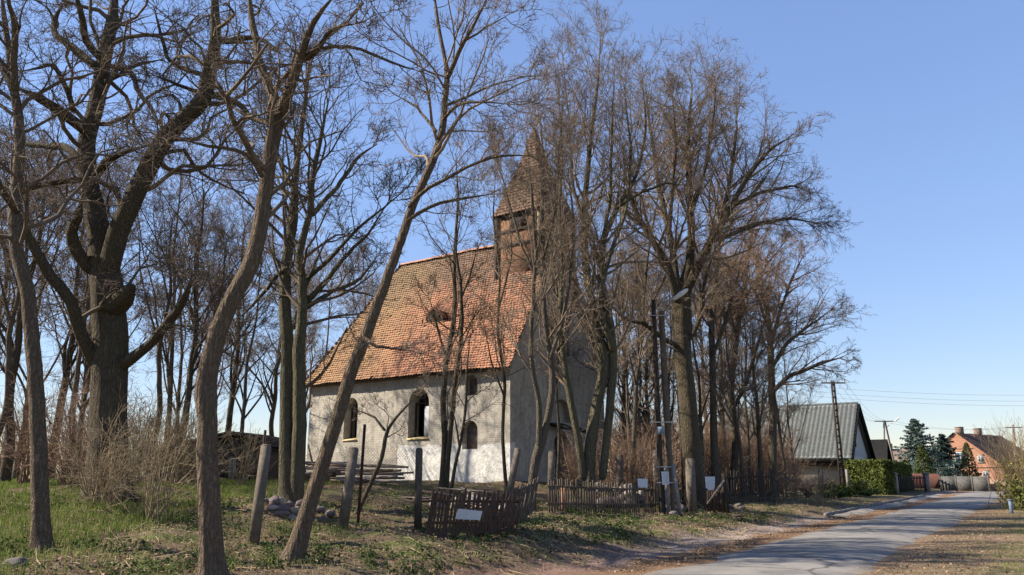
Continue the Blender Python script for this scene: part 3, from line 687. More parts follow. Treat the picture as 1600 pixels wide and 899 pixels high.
tree('thick old tree with a dark fissured trunk, broken side limb and twiggy foot', 17, [
    ([(165, 788, 72), (168, 700, 62), (172, 600, 57), (174, 510, 57), (168, 440, 54), (158, 390, 42), (150, 330, 36), (136, 284, 33), (134, 217, 29), (150, 174, 27), (157, 127, 25), (164, 83, 24), (177, 33, 20), (181, -40, 15)], .5),
    ([(170, 420, 36), (185, 360, 36), (210, 310, 33), (232, 262, 31), (258, 215, 30), (285, 191, 28), (322, 156, 27), (329, 103, 23), (340, 66, 19), (336, 22, 16), (336, -40, 12)], -1.2),
    ([(140, 420, 20), (117, 390, 22), (110, 360, 18), (125, 337, 14), (127, 310, 11)], -.8),
    ([(172, 480, 44), (190, 468, 40), (203, 451, 20)], -.4),
    ([(150, 570, 22), (129, 526, 20), (113, 469, 19), (76, 427, 18), (38, 367, 15), (12, 300, 13)], -2.),
    ([(190, 572, 20), (235, 537, 16), (272, 492, 15), (291, 465, 13), (300, 430, 8)], -1.5),
    ([(150, 104, 15), (117, 77, 14), (84, 50, 11), (84, 33, 10), (97, 8, 8)], 1), ([(155, 88, 14), (130, 63, 13), (128, 48, 12), (133, 33, 11), (123, 12, 10), (116, -20, 8)], -1),
    ([(134, 205, 18), (110, 185, 18), (83, 168, 16), (60, 150, 15), (30, 140, 11)], -1.5), ([(125, 254, 14), (107, 230, 13), (83, 227, 12), (40, 227, 9), (10, 215, 7)], 1),
    ([(125, 281, 12), (80, 284, 11), (37, 297, 9), (0, 330, 6)], -1.5), ([(115, 174, 9), (108, 140, 9), (100, 122, 8), (87, 95, 8), (67, 105, 6), (30, 112, 5)], -1),
    ([(150, 275, 15), (170, 247, 14), (187, 240, 11), (234, 227, 7)], -1), ([(167, 127, 9), (190, 118, 8), (213, 103, 7), (253, 93, 5)], 1.5), ([(175, 104, 10), (207, 113, 9), (213, 143, 8), (234, 167, 7), (250, 194, 7)], -1),
    ([(335, 60, 12), (362, 66, 11), (388, 55, 9), (413, 62, 7), (440, 85, 5)], -1), ([(325, 150, 12), (345, 148, 11), (377, 165, 10), (395, 187, 9), (425, 196, 7)], -1.5),
    ([(328, 120, 9), (290, 108, 8), (262, 92, 7), (250, 50, 6), (240, 10, 5)], 1), ([(320, 145, 8), (300, 140, 7), (270, 128, 6), (240, 118, 5)], -1.)],
    'gnarl', B['bark_dark'], B['twig_dark'], .0055, .75, k=22, tr0=.62)
tree('furrowed brown tree in front with a bend and bump low on its trunk', 10, [
    ([(333, 893, 44), (328, 800, 41), (325, 700, 39), (331, 655, 36), (322, 625, 43), (328, 570, 37), (345, 510, 34), (370, 460, 32), (395, 410, 32), (408, 350, 30), (415, 300, 28), (421, 250, 27), (430, 202, 29), (438, 162, 27)], .3),
    ([(437, 172, 20), (421, 136, 18), (406, 99, 16), (399, 66, 14), (391, 29, 13), (387, -30, 11)], .6),
    ([(440, 172, 24), (450, 150, 21), (461, 121, 19), (472, 92, 17), (480, 62, 14), (482, 45, 12), (494, 26, 11), (524, -8, 8)], -.6),
    ([(474, 92, 13), (487, 88, 13), (503, 70, 11), (513, 46, 9), (524, 42, 7), (560, 37, 5)], -.8), ([(498, 76, 7), (542, 72, 7), (577, 79, 6), (621, 103, 5), (657, 112, 3.5)], .8),
    ([(409, 275, 10), (395, 250, 9), (369, 235, 8), (325, 229, 7), (281, 217, 5)], -.7), ([(425, 196, 9), (400, 188, 8), (375, 175, 7), (345, 150, 5)], 1.0)], 'gnarl', B['bark_brown'], B['twig_dark'], .0042, .8, k=24, tr0=.6)
tree('mossy twin stemmed tree beside the concrete posts and the stone heap', 19, [
    ([(449, 788, 27), (447, 650, 24), (449, 540, 23), (444, 480, 21), (448, 400, 18), (460, 340, 16), (460, 280, 13), (468, 220, 10), (478, 150, 7), (485, 90, 5)], .6),
    ([(463, 788, 27), (468, 680, 24), (470, 600, 22), (469, 540, 21), (480, 492, 18), (476, 440, 16), (469, 385, 14), (488, 340, 12), (487, 280, 10), (500, 220, 8), (515, 150, 5)], -.5),
    ([(470, 480, 11), (510, 440, 9), (540, 400, 7), (575, 370, 5), (610, 310, 4)], -1.5), ([(480, 480, 9), (520, 455, 8), (560, 440, 7), (590, 400, 4)], 1.5), ([(447, 420, 9), (430, 430, 8), (400, 470, 6), (370, 500, 4)], 1),
    ([(489, 335, 10), (530, 290, 8), (560, 245, 6), (590, 225, 4)], 1), ([(460, 300, 9), (430, 240, 7), (420, 170, 5)], 1.5), ([(476, 440, 8), (520, 400, 7), (570, 350, 5), (640, 290, 4)], -2)],
    'slim', B['bark_moss'], B['twig_dark'], .0058, .85, k=16, tr0=.3)
tree('leaning tree whose slanting trunk crosses in front of the church wall', 12, [
    ([(455, 870, 38), (480, 800, 30), (505, 720, 27), (530, 640, 26), (548, 570, 25), (575, 510, 24), (600, 440, 20), (620, 385, 18), (635, 340, 17), (655, 290, 15), (680, 240, 14), (690, 200, 13), (692, 160, 12), (700, 118, 11), (695, 95, 8), (688, 60, 7), (682, 20, 6), (676, -30, 5)], 1.0),
    ([(700, 120, 10), (712, 92, 9), (725, 65, 8), (745, 32, 6), (764, -10, 5)], -.6), ([(640, 322, 9), (665, 293, 8), (700, 272, 7), (740, 252, 6), (790, 240, 5), (835, 245, 4)], -.8),
    ([(637, 345, 8), (680, 318, 7), (720, 310, 6), (770, 303, 4)], .8), ([(693, 187, 7), (716, 162, 6), (746, 158, 5), (800, 164, 3.5)], -.7), ([(697, 165, 6), (738, 147, 5), (790, 127, 3.5), (830, 118, 3)], .9),
    ([(681, 205, 7), (665, 180, 6), (650, 162, 5), (620, 150, 3.5)], .7), ([(565, 525, 9), (590, 545, 7), (640, 548, 4)], -.4), ([(725, 65, 5), (760, 45, 4), (800, 20, 3)], 1)],
    'slim', B['bark_brown'], B['twig_brown'], .0042, .95, k=20, tr0=.55)
tree('thin twin stemmed tree standing right against the long church wall', 27, [
    ([(690, 765, 12), (696, 690, 11), (691, 633, 10), (696, 567, 9), (711, 491, 8), (709, 411, 6), (716, 313, 4), (712, 240, 3)], .5),
    ([(697, 762, 10), (703, 678, 9), (711, 589, 8), (720, 513, 7), (718, 447, 6), (711, 389, 4), (722, 320, 3)], -.5), ([(695, 552, 5), (682, 509, 4), (672, 470, 3)], -.5), ([(719, 470, 5), (735, 430, 4), (745, 390, 3)], .5)],
    'slim', B['bark_dark'], B['twig_dark'], .006, .55, k=10, tr0=.35)
tree('whippy sapling beside the small arched niche of the church', 26, [
    ([(703, 770, 6), (712, 720, 6), (720, 690, 5), (727, 646, 5), (729, 580, 4), (735, 520, 3)], .3), ([(718, 700, 4), (712, 665, 3), (708, 640, 2)], .3)], 'slim', B['bark_dark'], B['twig_dark'], .006, .4, k=8, tr0=.4, lscale=.7)
tree('small crooked sapling leaning right from the stone heap', 18, [
    ([(552, 792, 9), (577, 762, 8), (598, 715, 8), (601, 680, 7), (608, 664, 6), (630, 640, 4), (655, 615, 3)], .2), ([(601, 672, 5), (580, 650, 4), (555, 640, 3)], .3)], 'gnarl', B['bark_dark'], B['twig_brown'], .0045, .5, k=8, tr0=.6, lscale=.6)
tree('grey forked tree in front of the church gable, rising from the leaning fence', 23, [
    ([(829, 800, 15), (831, 760, 15), (836, 714, 17), (845, 690, 17), (853, 667, 12), (862, 614, 12), (861, 573, 11), (851, 523, 10), (848, 470, 9), (850, 400, 8), (846, 330, 6), (850, 250, 5), (843, 180, 3)], .4),
    ([(842, 694, 11), (843, 630, 10), (835, 597, 9), (828, 557, 9), (829, 513, 8), (834, 440, 7), (838, 380, 6), (832, 300, 5), (822, 220, 3)], -.6), ([(860, 560, 7), (880, 500, 6), (890, 420, 5), (895, 330, 4), (885, 240, 3)], .5), ([(835, 430, 5), (810, 370, 4), (790, 300, 3), (770, 230, 2.5)], .5),
    ([(850, 400, 6), (868, 330, 5), (872, 250, 4), (880, 160, 3)], -.5)], 'slim', B['bark_grey'], B['twig_brown'], .005, .95, k=12, tr0=.35, up_only=.08)
tree('many stemmed mossy tree behind the straight picket fence, wide brown crown', 25.5, [
    ([(918, 752, 22), (922, 694, 20), (928, 647, 19), (941, 597, 18), (946, 560, 18), (933, 520, 18), (924, 475, 16), (917, 430, 14), (913, 374, 12), (916, 299, 10), (925, 206, 7), (935, 125, 4), (938, 60, 3)], .4),
    ([(911, 745, 14), (903, 680, 13), (895, 647, 13), (887, 597, 12), (880, 547, 11), (875, 497, 9), (880, 420, 7), (870, 340, 6), (878, 240, 4), (872, 130, 3)], -.6),
    ([(942, 745, 14), (948, 687, 14), (955, 614, 15), (959, 560, 16), (955, 513, 15), (947, 470, 16), (938, 430, 13), (942, 374, 11), (966, 324, 9), (994, 274, 6), (1010, 200, 4), (1003, 120, 3)], .8),
    ([(958, 545, 14), (940, 500, 11), (934, 470, 10), (950, 400, 8), (975, 330, 6), (985, 240, 5), (975, 130, 3)], -.8), ([(915, 360, 7), (895, 290, 6), (890, 200, 4), (880, 90, 3)], 1.2), ([(942, 380, 7), (955, 300, 6), (955, 200, 4), (960, 100, 3)], -1.2),
    ([(966, 324, 6), (1000, 300, 5), (1040, 285, 4), (1070, 290, 3)], -1)], 'slim', B['bark_moss'], B['twig_brown'], .005, 1.05, k=14, tr0=.3, up_only=.05)
tree('big lime tree with a dark trunk beside the lamp pole and broad dome crown', 29, [
    ([(1086, 795, 42), (1079, 700, 36), (1073, 620, 33), (1066, 560, 31), (1064, 510, 32), (1064, 470, 33), (1066, 452, 26), (1078, 417, 16), (1081, 361, 13), (1078, 312, 11), (1074, 240, 8), (1078, 170, 5), (1082, 130, 3)], .4),
    ([(1058, 470, 15), (1048, 425, 14), (1028, 386, 12), (997, 336, 9), (980, 290, 6), (972, 230, 4)], -1.5), ([(1060, 465, 14), (1052, 400, 12), (1040, 340, 10), (1025, 280, 8), (1015, 200, 5), (1010, 140, 3)], 1.5),
    ([(1070, 462, 17), (1090, 415, 15), (1112, 370, 12), (1130, 345, 10), (1171, 268, 8), (1209, 228, 5), (1235, 215, 3)], -.8), ([(1112, 378, 9), (1172, 355, 7), (1234, 341, 5), (1278, 350, 3)], -.5), ([(1128, 349, 8), (1140, 280, 7), (1150, 210, 5), (1150, 160, 3)], 1.5),
    ([(1079, 340, 7), (1100, 270, 6), (1115, 190, 4), (1118, 140, 3)], -1.5), ([(1073, 535, 9), (1090, 512, 8), (1100, 470, 8), (1104, 430, 5), (1120, 380, 3)], -1), ([(1058, 540, 8), (1035, 530, 8), (1005, 505, 7), (975, 500, 5), (950, 470, 3)], -1),
    ([(1145, 322, 7), (1190, 300, 6), (1240, 290, 4), (1265, 300, 3)], 1.5), ([(1046, 370, 7), (1050, 300, 6), (1058, 220, 4), (1050, 150, 3)], -2)], 'lime', B['bark_dark'], B['twig_brown'], .0052, 1.2, k=18, tr0=.62, lscale=.82)
tree('upright tree with a right reaching low limb above the grey tiled roof', 43, [
    ([(1206, 762, 15), (1208, 640, 14), (1205, 560, 12), (1202, 500, 9), (1190, 440, 7), (1180, 390, 4)], .5), ([(1208, 612, 8), (1230, 590, 8), (1260, 578, 6), (1290, 566, 5), (1318, 558, 3)], -1), ([(1206, 575, 8), (1230, 535, 7), (1260, 512, 5), (1302, 482, 3)], 1),
    ([(1204, 540, 7), (1220, 480, 6), (1240, 430, 4), (1255, 400, 3)], .8), ([(1203, 520, 6), (1185, 470, 5), (1165, 430, 3)], -1)], 'lime', B['bark_grey'], B['twig_red'], .0065, .9, k=10, tr0=.55)
tree('straight grey tree just right of the big lime trunk', 38, [
    ([(1120, 785, 15), (1116, 690, 14), (1114, 600, 12), (1112, 520, 11), (1118, 440, 8), (1125, 370, 6), (1130, 300, 4)], .5), ([(1113, 560, 7), (1135, 500, 6), (1150, 440, 5), (1165, 380, 3)], -1), ([(1113, 520, 7), (1095, 460, 5), (1085, 400, 4)], 1)], 'lime', B['bark_grey'], B['twig_red'], .006, .85, k=10, tr0=.5)
tree('tree with a crooked dark trunk behind the dark picket fence', 40, [
    ([(1143, 785, 14), (1150, 700, 13), (1142, 620, 11), (1150, 540, 10), (1160, 470, 8), (1170, 400, 6), (1180, 330, 4)], .5), ([(1145, 640, 7), (1165, 600, 6), (1180, 550, 5), (1200, 480, 3)], -1), ([(1152, 540, 6), (1140, 480, 5), (1135, 420, 3)], 1), ([(1160, 470, 5), (1195, 420, 4), (1225, 380, 3)], -.6)], 'lime', B['bark_dark'], B['twig_red'], .0062, .85, k=10, tr0=.5)

tree('thin whippy tree before the dark doorway of the church', 26, [([(868, 772, 7), (874, 690, 6), (870, 600, 6), (876, 500, 5), (866, 400, 4), (872, 300, 3), (866, 220, 2)], .5), ([(872, 560, 4), (895, 470, 3), (905, 380, 2)], .5), ([(870, 470, 3), (850, 380, 2.5), (842, 300, 2)], -.5)], 'slim', B['bark_grey'], B['twig_brown'], .005, 1.0, k=8, tr0=.3, up_only=.06)
tree('thin grey tree leaning right behind the end of the straight picket fence', 30, [([(983, 772, 9), (990, 680, 8), (993, 600, 8), (1003, 500, 6), (1012, 400, 5), (1030, 300, 3)], .5), ([(993, 600, 5), (975, 520, 4), (968, 430, 3)], .5), ([(1003, 500, 4), (1035, 440, 3), (1050, 390, 2)], -.5)], 'slim', B['bark_grey'], B['twig_brown'], .0055, 1.0, k=8, tr0=.3, up_only=.04)
tree('slim dark tree touching the church corner and its eaves', 29, [([(792, 762, 7), (785, 680, 6), (790, 600, 6), (778, 520, 5), (782, 430, 4), (770, 340, 3), (775, 260, 2)], .6), ([(788, 620, 4), (765, 560, 3), (755, 500, 2)], .4), ([(780, 480, 4), (800, 400, 3), (795, 320, 2)], -.5)], 'slim', B['bark_dark'], B['twig_brown'], .005, .9, k=8, tr0=.3, up_only=.05)
# generic bare trees: a few shapes, copied
def generic(rg, Ht, r0, sty, nl, barkm, twigm, rmin, name, spread=.5, dens=.8, lean=.05, ls=1.0):
    n = 9; z = np.linspace(-.15, Ht * .8, n); P = np.stack([np.cumsum(rg.normal(0, lean, n)), np.cumsum(rg.normal(0, lean, n)), z], 1); P -= [P[0, 0], P[0, 1], 0]
    rr = r0 * np.linspace(1, .2, n)
    root = empty(name); part, Q, r = stem_mesh(P, rr, int(rg.integers(1e6)), 10, .1, .25, True, .01)
    mk('trunk', [part], barkm, root, smooth=True); limbs = [(Q, r, .45)]
    P1, R1 = grow(rg, resample(Q, r, 14)[0][None], resample(Q, r, 14)[1][None], nl, .45, spread, .12, .06, (.25, .95), 9, .6, .02, Ht * .2, Ht * .45)
    mk('limb', [tubes(P1, R1, 7)], barkm, root, smooth=True)
    for a, b in zip(P1, R1): limbs.append((a, b, .1))
    mk('crown', crown_parts(rg, limbs, sty, rmin, dens, ls), twigm, root)
    return root
def copy_tree(o, parent=None):
    c = o.copy(); col.objects.link(c)
    if parent: c.parent = parent
    for ch in o.children: copy_tree(ch, c)
    return c
rg = np.random.default_rng(77)
protos = [generic(rg, 15, .17, 'slim', 9, B['bark_dark'], B['twig_dark'], .0058, 'tree', .5, .5, .10),
          generic(rg, 13, .13, 'gnarl', 8, B['bark_brown'], B['twig_dark'], .0055, 'tree', .6, .45, .13),
          generic(rg, 15, .20, 'lime', 10, B['bark_grey'], B['twig_brown'], .0065, 'tree', .5, .45, .06),
          generic(rg, 12, .10, 'slim', 7, B['bark_grey'], B['twig_brown'], .0055, 'tree', .4, .5, .07)]
used = set()
def put(kind, px, d, sc, label, group, rz=None):
    o = protos[kind]
    if kind in used: o = copy_tree(o)
    used.add(kind)
    p = at(px, 740, d); o.location = (p.x, p.y, h1(p.x, p.y)); o.rotation_euler = (0, 0, random.uniform(0, 6.3) if rz is None else rz); o.scale = (sc, sc, sc * random.uniform(.95, 1.1))
    tag(o, label, 'tree', group)
random.seed(4)
GL = 'bare trees of the stand behind the old trunk'; LL = 'thin bare tree in the dense stand at the back of the grassy mound'
for kind, px, d, sc in ((1, -8, 22, .9), (0, 8, 26, 1.), (3, 24, 30, 1.2), (1, 92, 24, .85), (0, 78, 33, 1.1), (3, 118, 28, 1.), (1, 235, 27, .95), (3, 252, 30, 1.2), (0, 275, 26, .8), (1, 310, 29, .9),
                        (3, 268, 38, 1.2), (0, 350, 36, .95), (3, 372, 31, 1.), (2, 120, 45, 1.), (0, 425, 44, 1.), (2, 320, 50, 1.1), (2, -40, 34, 1.), (2, 470, 52, 1.1), (3, 495, 46, 1.2)):
    put(kind, px, d, sc, LL, GL)
GB = 'bare trees beyond the church roof'; LB = 'bare tree rising beyond the church roof ridge'
for kind, px, d, sc in ((2, 560, 58, 1.1), (0, 620, 60, 1.15), (2, 690, 57, 1.1), (3, 745, 62, 1.5), (2, 800, 56, 1.1), (0, 900, 54, 1.0)):
    put(kind, px, d, sc, LB, GB)
GR = 'slim trees crowded behind the picket fences'; LR = 'slim grey tree in the thicket behind the picket fences'
for kind, px, d, sc in ((3, 985, 33, 1.), (3, 1003, 38, 1.15), (2, 975, 42, .9), (0, 1020, 36, .8), (3, 1048, 40, 1.1), (2, 1030, 48, 1.), (3, 1100, 38, 1.1), (2, 1132, 44, .95), (3, 1158, 38, 1.), (3, 1172, 42, 1.1), (2, 1188, 40, .75), (3, 1225, 44, .95), (0, 1150, 50, .9), (3, 1240, 50, .9), (2, 1110, 52, 1.)):
    put(kind, px, d, sc, LR, GR)

# shrubs
def shrub_proto(rg, name, Ht, ns, barkm, rmin, spread, m=(4, 4)):
    a = rg.uniform(0, 6.28, ns); t = np.abs(rg.normal(0, spread, ns)); n = 7
    D = np.stack([np.sin(t) * np.cos(a), np.sin(t) * np.sin(a), np.cos(t)], 1); P = [np.stack([rg.normal(0, .12, ns), rg.normal(0, .12, ns), np.full(ns, -.08)], 1)]
    ln = Ht * rg.uniform(.6, 1.1, ns)
    for q in range(n - 1):
        D = D + rg.normal(0, .13, (ns, 3)) + np.array([0, 0, .03]); D /= np.linalg.norm(D, axis=1, keepdims=True); P.append(P[-1] + D * (ln / (n - 1))[:, None])
    P = np.stack(P, 1); r = rmin * 2.6 * rg.uniform(.6, 1.4, ns)[:, None] * np.linspace(1, .4, n)[None]
    P2, R2 = grow(rg, P, r, m[0], .5, .7, .14, .03, (.15, 1), 5, .7, rmin, .2, 1.4); P3, R3 = grow(rg, P2, R2, m[1], .55, .7, .14, .0, (.15, 1), 4, .7, rmin * .8, .12, .7)
    return mk(name, [tubes(P, r, 5), tubes(P2, R2, 3), tubes(P3, R3, 3)], barkm)
sp = [shrub_proto(rg, 'shrub', 2.2, 22, B['twig_pale'], .0055, .5), shrub_proto(rg, 'shrub', 3.4, 22, B['twig_red'], .0085, .35, (6, 5)), shrub_proto(rg, 'shrub', 1.3, 20, B['twig_pale'], .0045, .75)]
sused = set()
def pshrub(kind, px, py, sc, label, group=None, d=None):
    o = sp[kind]
    if kind in sused: o = copy_tree(o)
    sused.add(kind)
    p = gp(px, py) if d is None else at(px, py, d); p.z = h1(p.x, p.y); o.location = p; o.rotation_euler = (0, 0, random.uniform(0, 6.3)); o.scale = (sc,) * 3
    tag(o, label, 'shrub', group)
pshrub(0, 150, 790, .9, 'pale twiggy shoots sprouting around the foot of the old tree', 'shoots round the old trunk'); pshrub(0, 190, 788, .85, 'pale twiggy shoots sprouting around the foot of the old tree', 'shoots round the old trunk')
pshrub(0, 172, 796, .55, 'pale twiggy shoots sprouting around the foot of the old tree', 'shoots round the old trunk')
pshrub(0, 240, 818, .85, 'leggy pale shrub on the mound between the old tree and the furrowed tree')
for px, d, sc in ((235, 24, 1.1), (262, 25, 1.2), (285, 24, 1.2), (300, 26, 1.2), (380, 24, .8)): pshrub(0, px, 745, sc, 'grey twiggy shrub growing in front of the dark shed', 'shrubs before the dark shed', d)
for px, d, sc in ((985, 29, .8), (1010, 31, .9), (1050, 33, .8), (1120, 40, .9), (1160, 43, 1.), (1190, 45, 1.1), (1212, 46, 1.15), (1176, 46, 1.2), (1238, 48, .8), (1200, 50, 1.2), (1225, 50, 1.0), (1140, 42, 1.0), (1108, 44, 1.3), (1130, 46, 1.4), (1152, 48, 1.4), (1172, 50, 1.4), (1192, 52, 1.5), (1090, 46, 1.3), (1065, 44, 1.3), (1040, 42, 1.3), (1020, 40, 1.2), (1000, 38, 1.2), (978, 36, 1.1), (1030, 50, 1.6), (1000, 50, 1.6), (1070, 54, 1.7), (965, 46, 1.5), (1215, 54, 1.2), (955, 30, .8)): pshrub(1, px, 750, sc, 'reddish twiggy shrub in the thicket behind the picket fences', 'shrubs behind the picket fences', d)
pshrub(1, 895, 755, .7, 'reddish twiggy shrub growing in front of the church door', None, 31)
pshrub(2, 1285, 770, 1.2, 'low tan shrub at the end of the tattered picket fence', None, 36)
rnd_ = random.Random(8)
for q in range(15):
    px = rnd_.uniform(-25, 335); pshrub(rnd_.choice((0, 1, 1)), px, 745, rnd_.uniform(.75, 1.25), 'grey brown shrub in the tangled undergrowth at the back of the mound', 'undergrowth at the back of the mound', rnd_.uniform(27, 42))
pshrub(1, 40, 745, .9, 'tall shrub between the slender tree and the back stand', None, 21); pshrub(1, 105, 745, .8, 'tall shrub left of the twiggy foot of the old tree', None, 20)

# ------------------------------------------------------------------ posts, picket fences, notices
B['post_concrete'] = plain('post_concrete', (.135, .11, .085), .35, 9, .95, bump=.5)
def post(px0, py0, px1, py1, w0, label, d=None, mat='post_concrete', name='fence_post', group=None, hole=True):
    p = gp(px0, py0) if d is None else at(px0, py0, d); p.z = h1(p.x, p.y); q = at(px1, py1, p.y) ; wd = w0 * mpp(py0, p.y) * .88
    t = (q - p)
    o = mk(name, [bar((0, 0, -.2), tuple(t), wd, wd * .85, (0, 1, 0), .9), bar(tuple(t * .999), tuple(t + t.normalized() * .03), wd * .9, wd * .76, (0, 1, 0), .6)], B[mat], loc=p)
    tag(o, label, 'post', group); o.rotation_euler = (0, 0, 0)
    return p, t
postA = post(395, 850, 416, 697, 17, 'leaning square concrete fence post between the furrowed tree and the stone heap')
postB = post(534, 826, 553, 701, 17, 'leaning concrete fence post right of the slanting tree trunk')
postC = post(653, 828, 655, 702, 13, 'upright dark concrete post at the end of the collapsed brown fence', mat='old_wood')
post(790, 792, 809, 702, 13, 'pale concrete post leaning over the collapsed fence panel')
post(860, 772, 862, 706, 13, 'concrete post behind the left end of the straight picket fence', 25.2)
post(966, 770, 968, 712, 13, 'concrete post standing behind the middle of the straight picket fence', 29)
post(1081, 800, 1078, 718, 16, 'thick grey concrete post at the foot of the lime tree')
post(1063, 806, 1052, 726, 7, 'thin grey stake leaning by the concrete post with the lime tree', mat='grey_wood', name='stake')
post(1024, 770, 1024, 705, 9, 'weathered stub post between the lamp pole and the picket fence', 31, mat='grey_wood')
post(1282, 758, 1282, 732, 8, 'short pale post beside the beige wall of the grey house', 50)
def stake(px, py0, py1, d, label):
    p = at(px, py0, d); p.z = h1(p.x, p.y); q = at(px, py1, d); hh = q.z - p.z
    o = mk('steel_stake', [box(-.025, .025, -.004, .004, -.2, hh), box(.021, .025, -.05, -.0045, -.2, hh)], B['rust'], loc=p); o.rotation_euler = (0, R(1.5), .5); tag(o, label, 'stake')
stake(404, 770, 672, 17.5, 'rusty angle iron stake behind the leaning concrete post by the stone heap')
stake(560, 790, 663, 17.0, 'rusty angle iron stake behind the concrete post near the slanting tree')
stake(213, 770, 680, 22, 'rusty angle iron stake by the foot of the old tree')
# wire netting strung between the concrete posts
def netting(a, b, ht, label):
    a = Vector(a); b = Vector(b); u = b - a; ln = u.length; u.normalize(); root = a; g_ = .07; segs = []
    for q in np.arange(-ht, ln, g_):
        for sg in (1, -1):
            x0, x1 = (q, q + ht); z0, z1 = (0, ht) if sg > 0 else (ht, 0)
            if x0 < 0: z0 += (z1 - z0) * (-x0) / (x1 - x0); x0 = 0
            if x1 > ln: z1 = z0 + (z1 - z0) * (ln - x0) / (x1 - x0); x1 = ln
            if x1 - x0 > .01: segs.append([tuple(u * x0 + Vector((0, 0, z0 + .1))), tuple(u * x1 + Vector((0, 0, z1 + .1)))])
    o = mk('wire_netting', [tubes(np.array(segs), np.full((len(segs), 2), .0016), 3)], B['rust'], loc=root); tag(o, label, 'wire fence')
netting(postA[0], postB[0], 1.35, 'slack rusty wire netting between the two leaning concrete posts')
netting(postB[0], postC[0], 1.5, 'rusty wire netting between the leaning post and the upright dark post')

def picket_fence(a, b, hgt, n, pw, mat, label, rng, lean=0.0, drop=0.0, tilt=0.0, missing=(), jit=.02, rails=(.28, .78), drop_end=0.0, back=.03, group=None):
    """a, b world points at the foot of the run; pickets of their own under one thing. lean: picket lean along the run; tilt: backward"""
    a = Vector(a); b = Vector(b); u = b - a; ln = Vector((u.x, u.y, 0)).length; rz = math.atan2(u.y, u.x)
    root = empty('picket_fence', a, rz); tag(root, label, 'fence', group)
    sl_ = u.z / ln
    for q in range(n):
        if q in missing: continue
        x = ln * (q + .5) / n; f = q / n; h_ = hgt * rng.uniform(.93, 1.05); z0 = sl_ * x - drop * f + rng.normal(0, jit)
        lx = lean + rng.normal(0, .022); ty = tilt + rng.normal(0, .02); w_ = pw * rng.uniform(.85, 1.1)
        V = [(-w_ / 2, 0, 0), (w_ / 2, 0, 0), (w_ / 2, 0, h_ - w_ * .5), (0, 0, h_), (-w_ / 2, 0, h_ - w_ * .5)]
        V += [(x_, .02, z_) for x_, _, z_ in V]; F5 = [(0, 1, 2, 3, 4), (9, 8, 7, 6, 5)]; F4 = [(m, 5 + m, 5 + (m + 1) % 5, (m + 1) % 5) for m in range(5)]
        Mx = Matrix.Translation((x, 0, z0)) @ Matrix.Rotation(lx, 4, 'Y') @ Matrix.Rotation(-ty, 4, 'X')
        V = [tuple(Mx @ Vector(v)) for v in V]
        mk('picket', [(V, F5), (V, F4)], mat, root)
    for rh in rails:
        z = hgt * rh; oy = math.sin(tilt) * z
        mk('rail', [bar((math.sin(lean) * z, .048 + oy, z * math.cos(tilt)), (ln + math.sin(lean) * z, .05 + oy, z * math.cos(tilt) + u.z - drop), .05, .07, (0, 1, 0))], mat, root)
    return root
rf = np.random.default_rng(12)
fa, fb = gp(857, 803), gp(1026, 803)
hA = (803 - 750) * mpp(775, fa.y)
picket_fence(fa, fb, hA, 46, .055, B['old_wood'], 'long straight grey picket fence above the shaded bank', rf, missing=(38, 39))
f2a, f2b = gp(664, 838), gp(808, 838)
hB = (838 - 772) * mpp(800, f2a.y)
picket_fence(f2a, f2b, hB, 30, .045, B['brown_wood'], 'collapsed brown picket fence panel slumped on the bank with a pale sheet', rf, lean=.10, tilt=-.05, drop=-.02, jit=.025)
f3a = at(742, 812, f2a.y + .5); f3b = at(832, 765, f2a.y + 1.6)
for p, dz in ((f3a, 0), (f3b, .32)): p.z = h1(p.x, p.y) - .05 + dz
picket_fence(f3a, f3b, .85, 22, .045, B['old_wood'], 'broken picket panel propped diagonally behind the collapsed brown fence', rf, lean=.42, tilt=.1, jit=.03)
f4a, f4b = gp(1045, 800), gp(1106, 797); picket_fence(f4a, f4b, (800 - 752) * mpp(775, f4a.y), 13, .06, B['dark_wood'], 'dark gappy picket fence between the lamp pole and the lime trunk', rf, missing=(4, 8, 9))
f5a, f5b = gp(1136, 789), gp(1213, 785); picket_fence(f5a, f5b, (789 - 735) * mpp(760, f5a.y), 24, .07, B['dark_wood'], 'tall dark picket fence in shade right of the rough gate', rf)
f6a, f6b = gp(1217, 785), gp(1256, 780); picket_fence(f6a, f6b, (785 - 742) * mpp(760, f6a.y), 13, .055, B['old_wood'], 'tattered loose picket fence at the bank end near the grey house', rf, missing=(4,), jit=.06, lean=.05)
# a rough little gate: twisted planks with a diagonal brace
ga = gp(1106, 800); root = empty('rough_gate', ga, R(-8)); tag(root, 'rough rusty brown gate with a diagonal brace below the pointed notice', 'gate'); u_ = mpp(775, ga.y)
mk('gate_boards', [bar((q * 3.4 * u_, 0, 0), (q * 3.4 * u_ + .05, .06 * (q % 3), (32 + 6 * (q % 2)) * u_), .08, .025, (0, 1, 0)) for q in range(9)], B['brown_wood'], root)
mk('brace', [bar((0, -.05, 12 * u_), (28 * u_, -.05, 48 * u_), .07, .03, (0, 1, 0))], B['grey_wood'], root)
mk('gate_post', [bar((31 * u_, 0, -.2), (27 * u_, .05, 58 * u_), .13, .13, (0, 1, 0))], B['dark_wood'], root)
def sheet(pts, d, label, mat='paper', cat='notice', name='notice', off=0):
    """a real thin sheet; its outline given as photo pixels at distance d, hung upright"""
    P = [at(px, py, d) for px, py in pts]; c = P[0].copy(); V = [tuple(p - c) for p in P]; n = len(V); V += [(x, y + .006, z) for x, y, z in V]
    F = [(m, n + m, n + (m + 1) % n, (m + 1) % n) for m in range(n)]
    o = mk(name, [(V, [tuple(range(n))]), (V, [tuple(range(2 * n - 1, n - 1, -1))]), (V, F)], B[mat], loc=c); tag(o, label, cat); return o
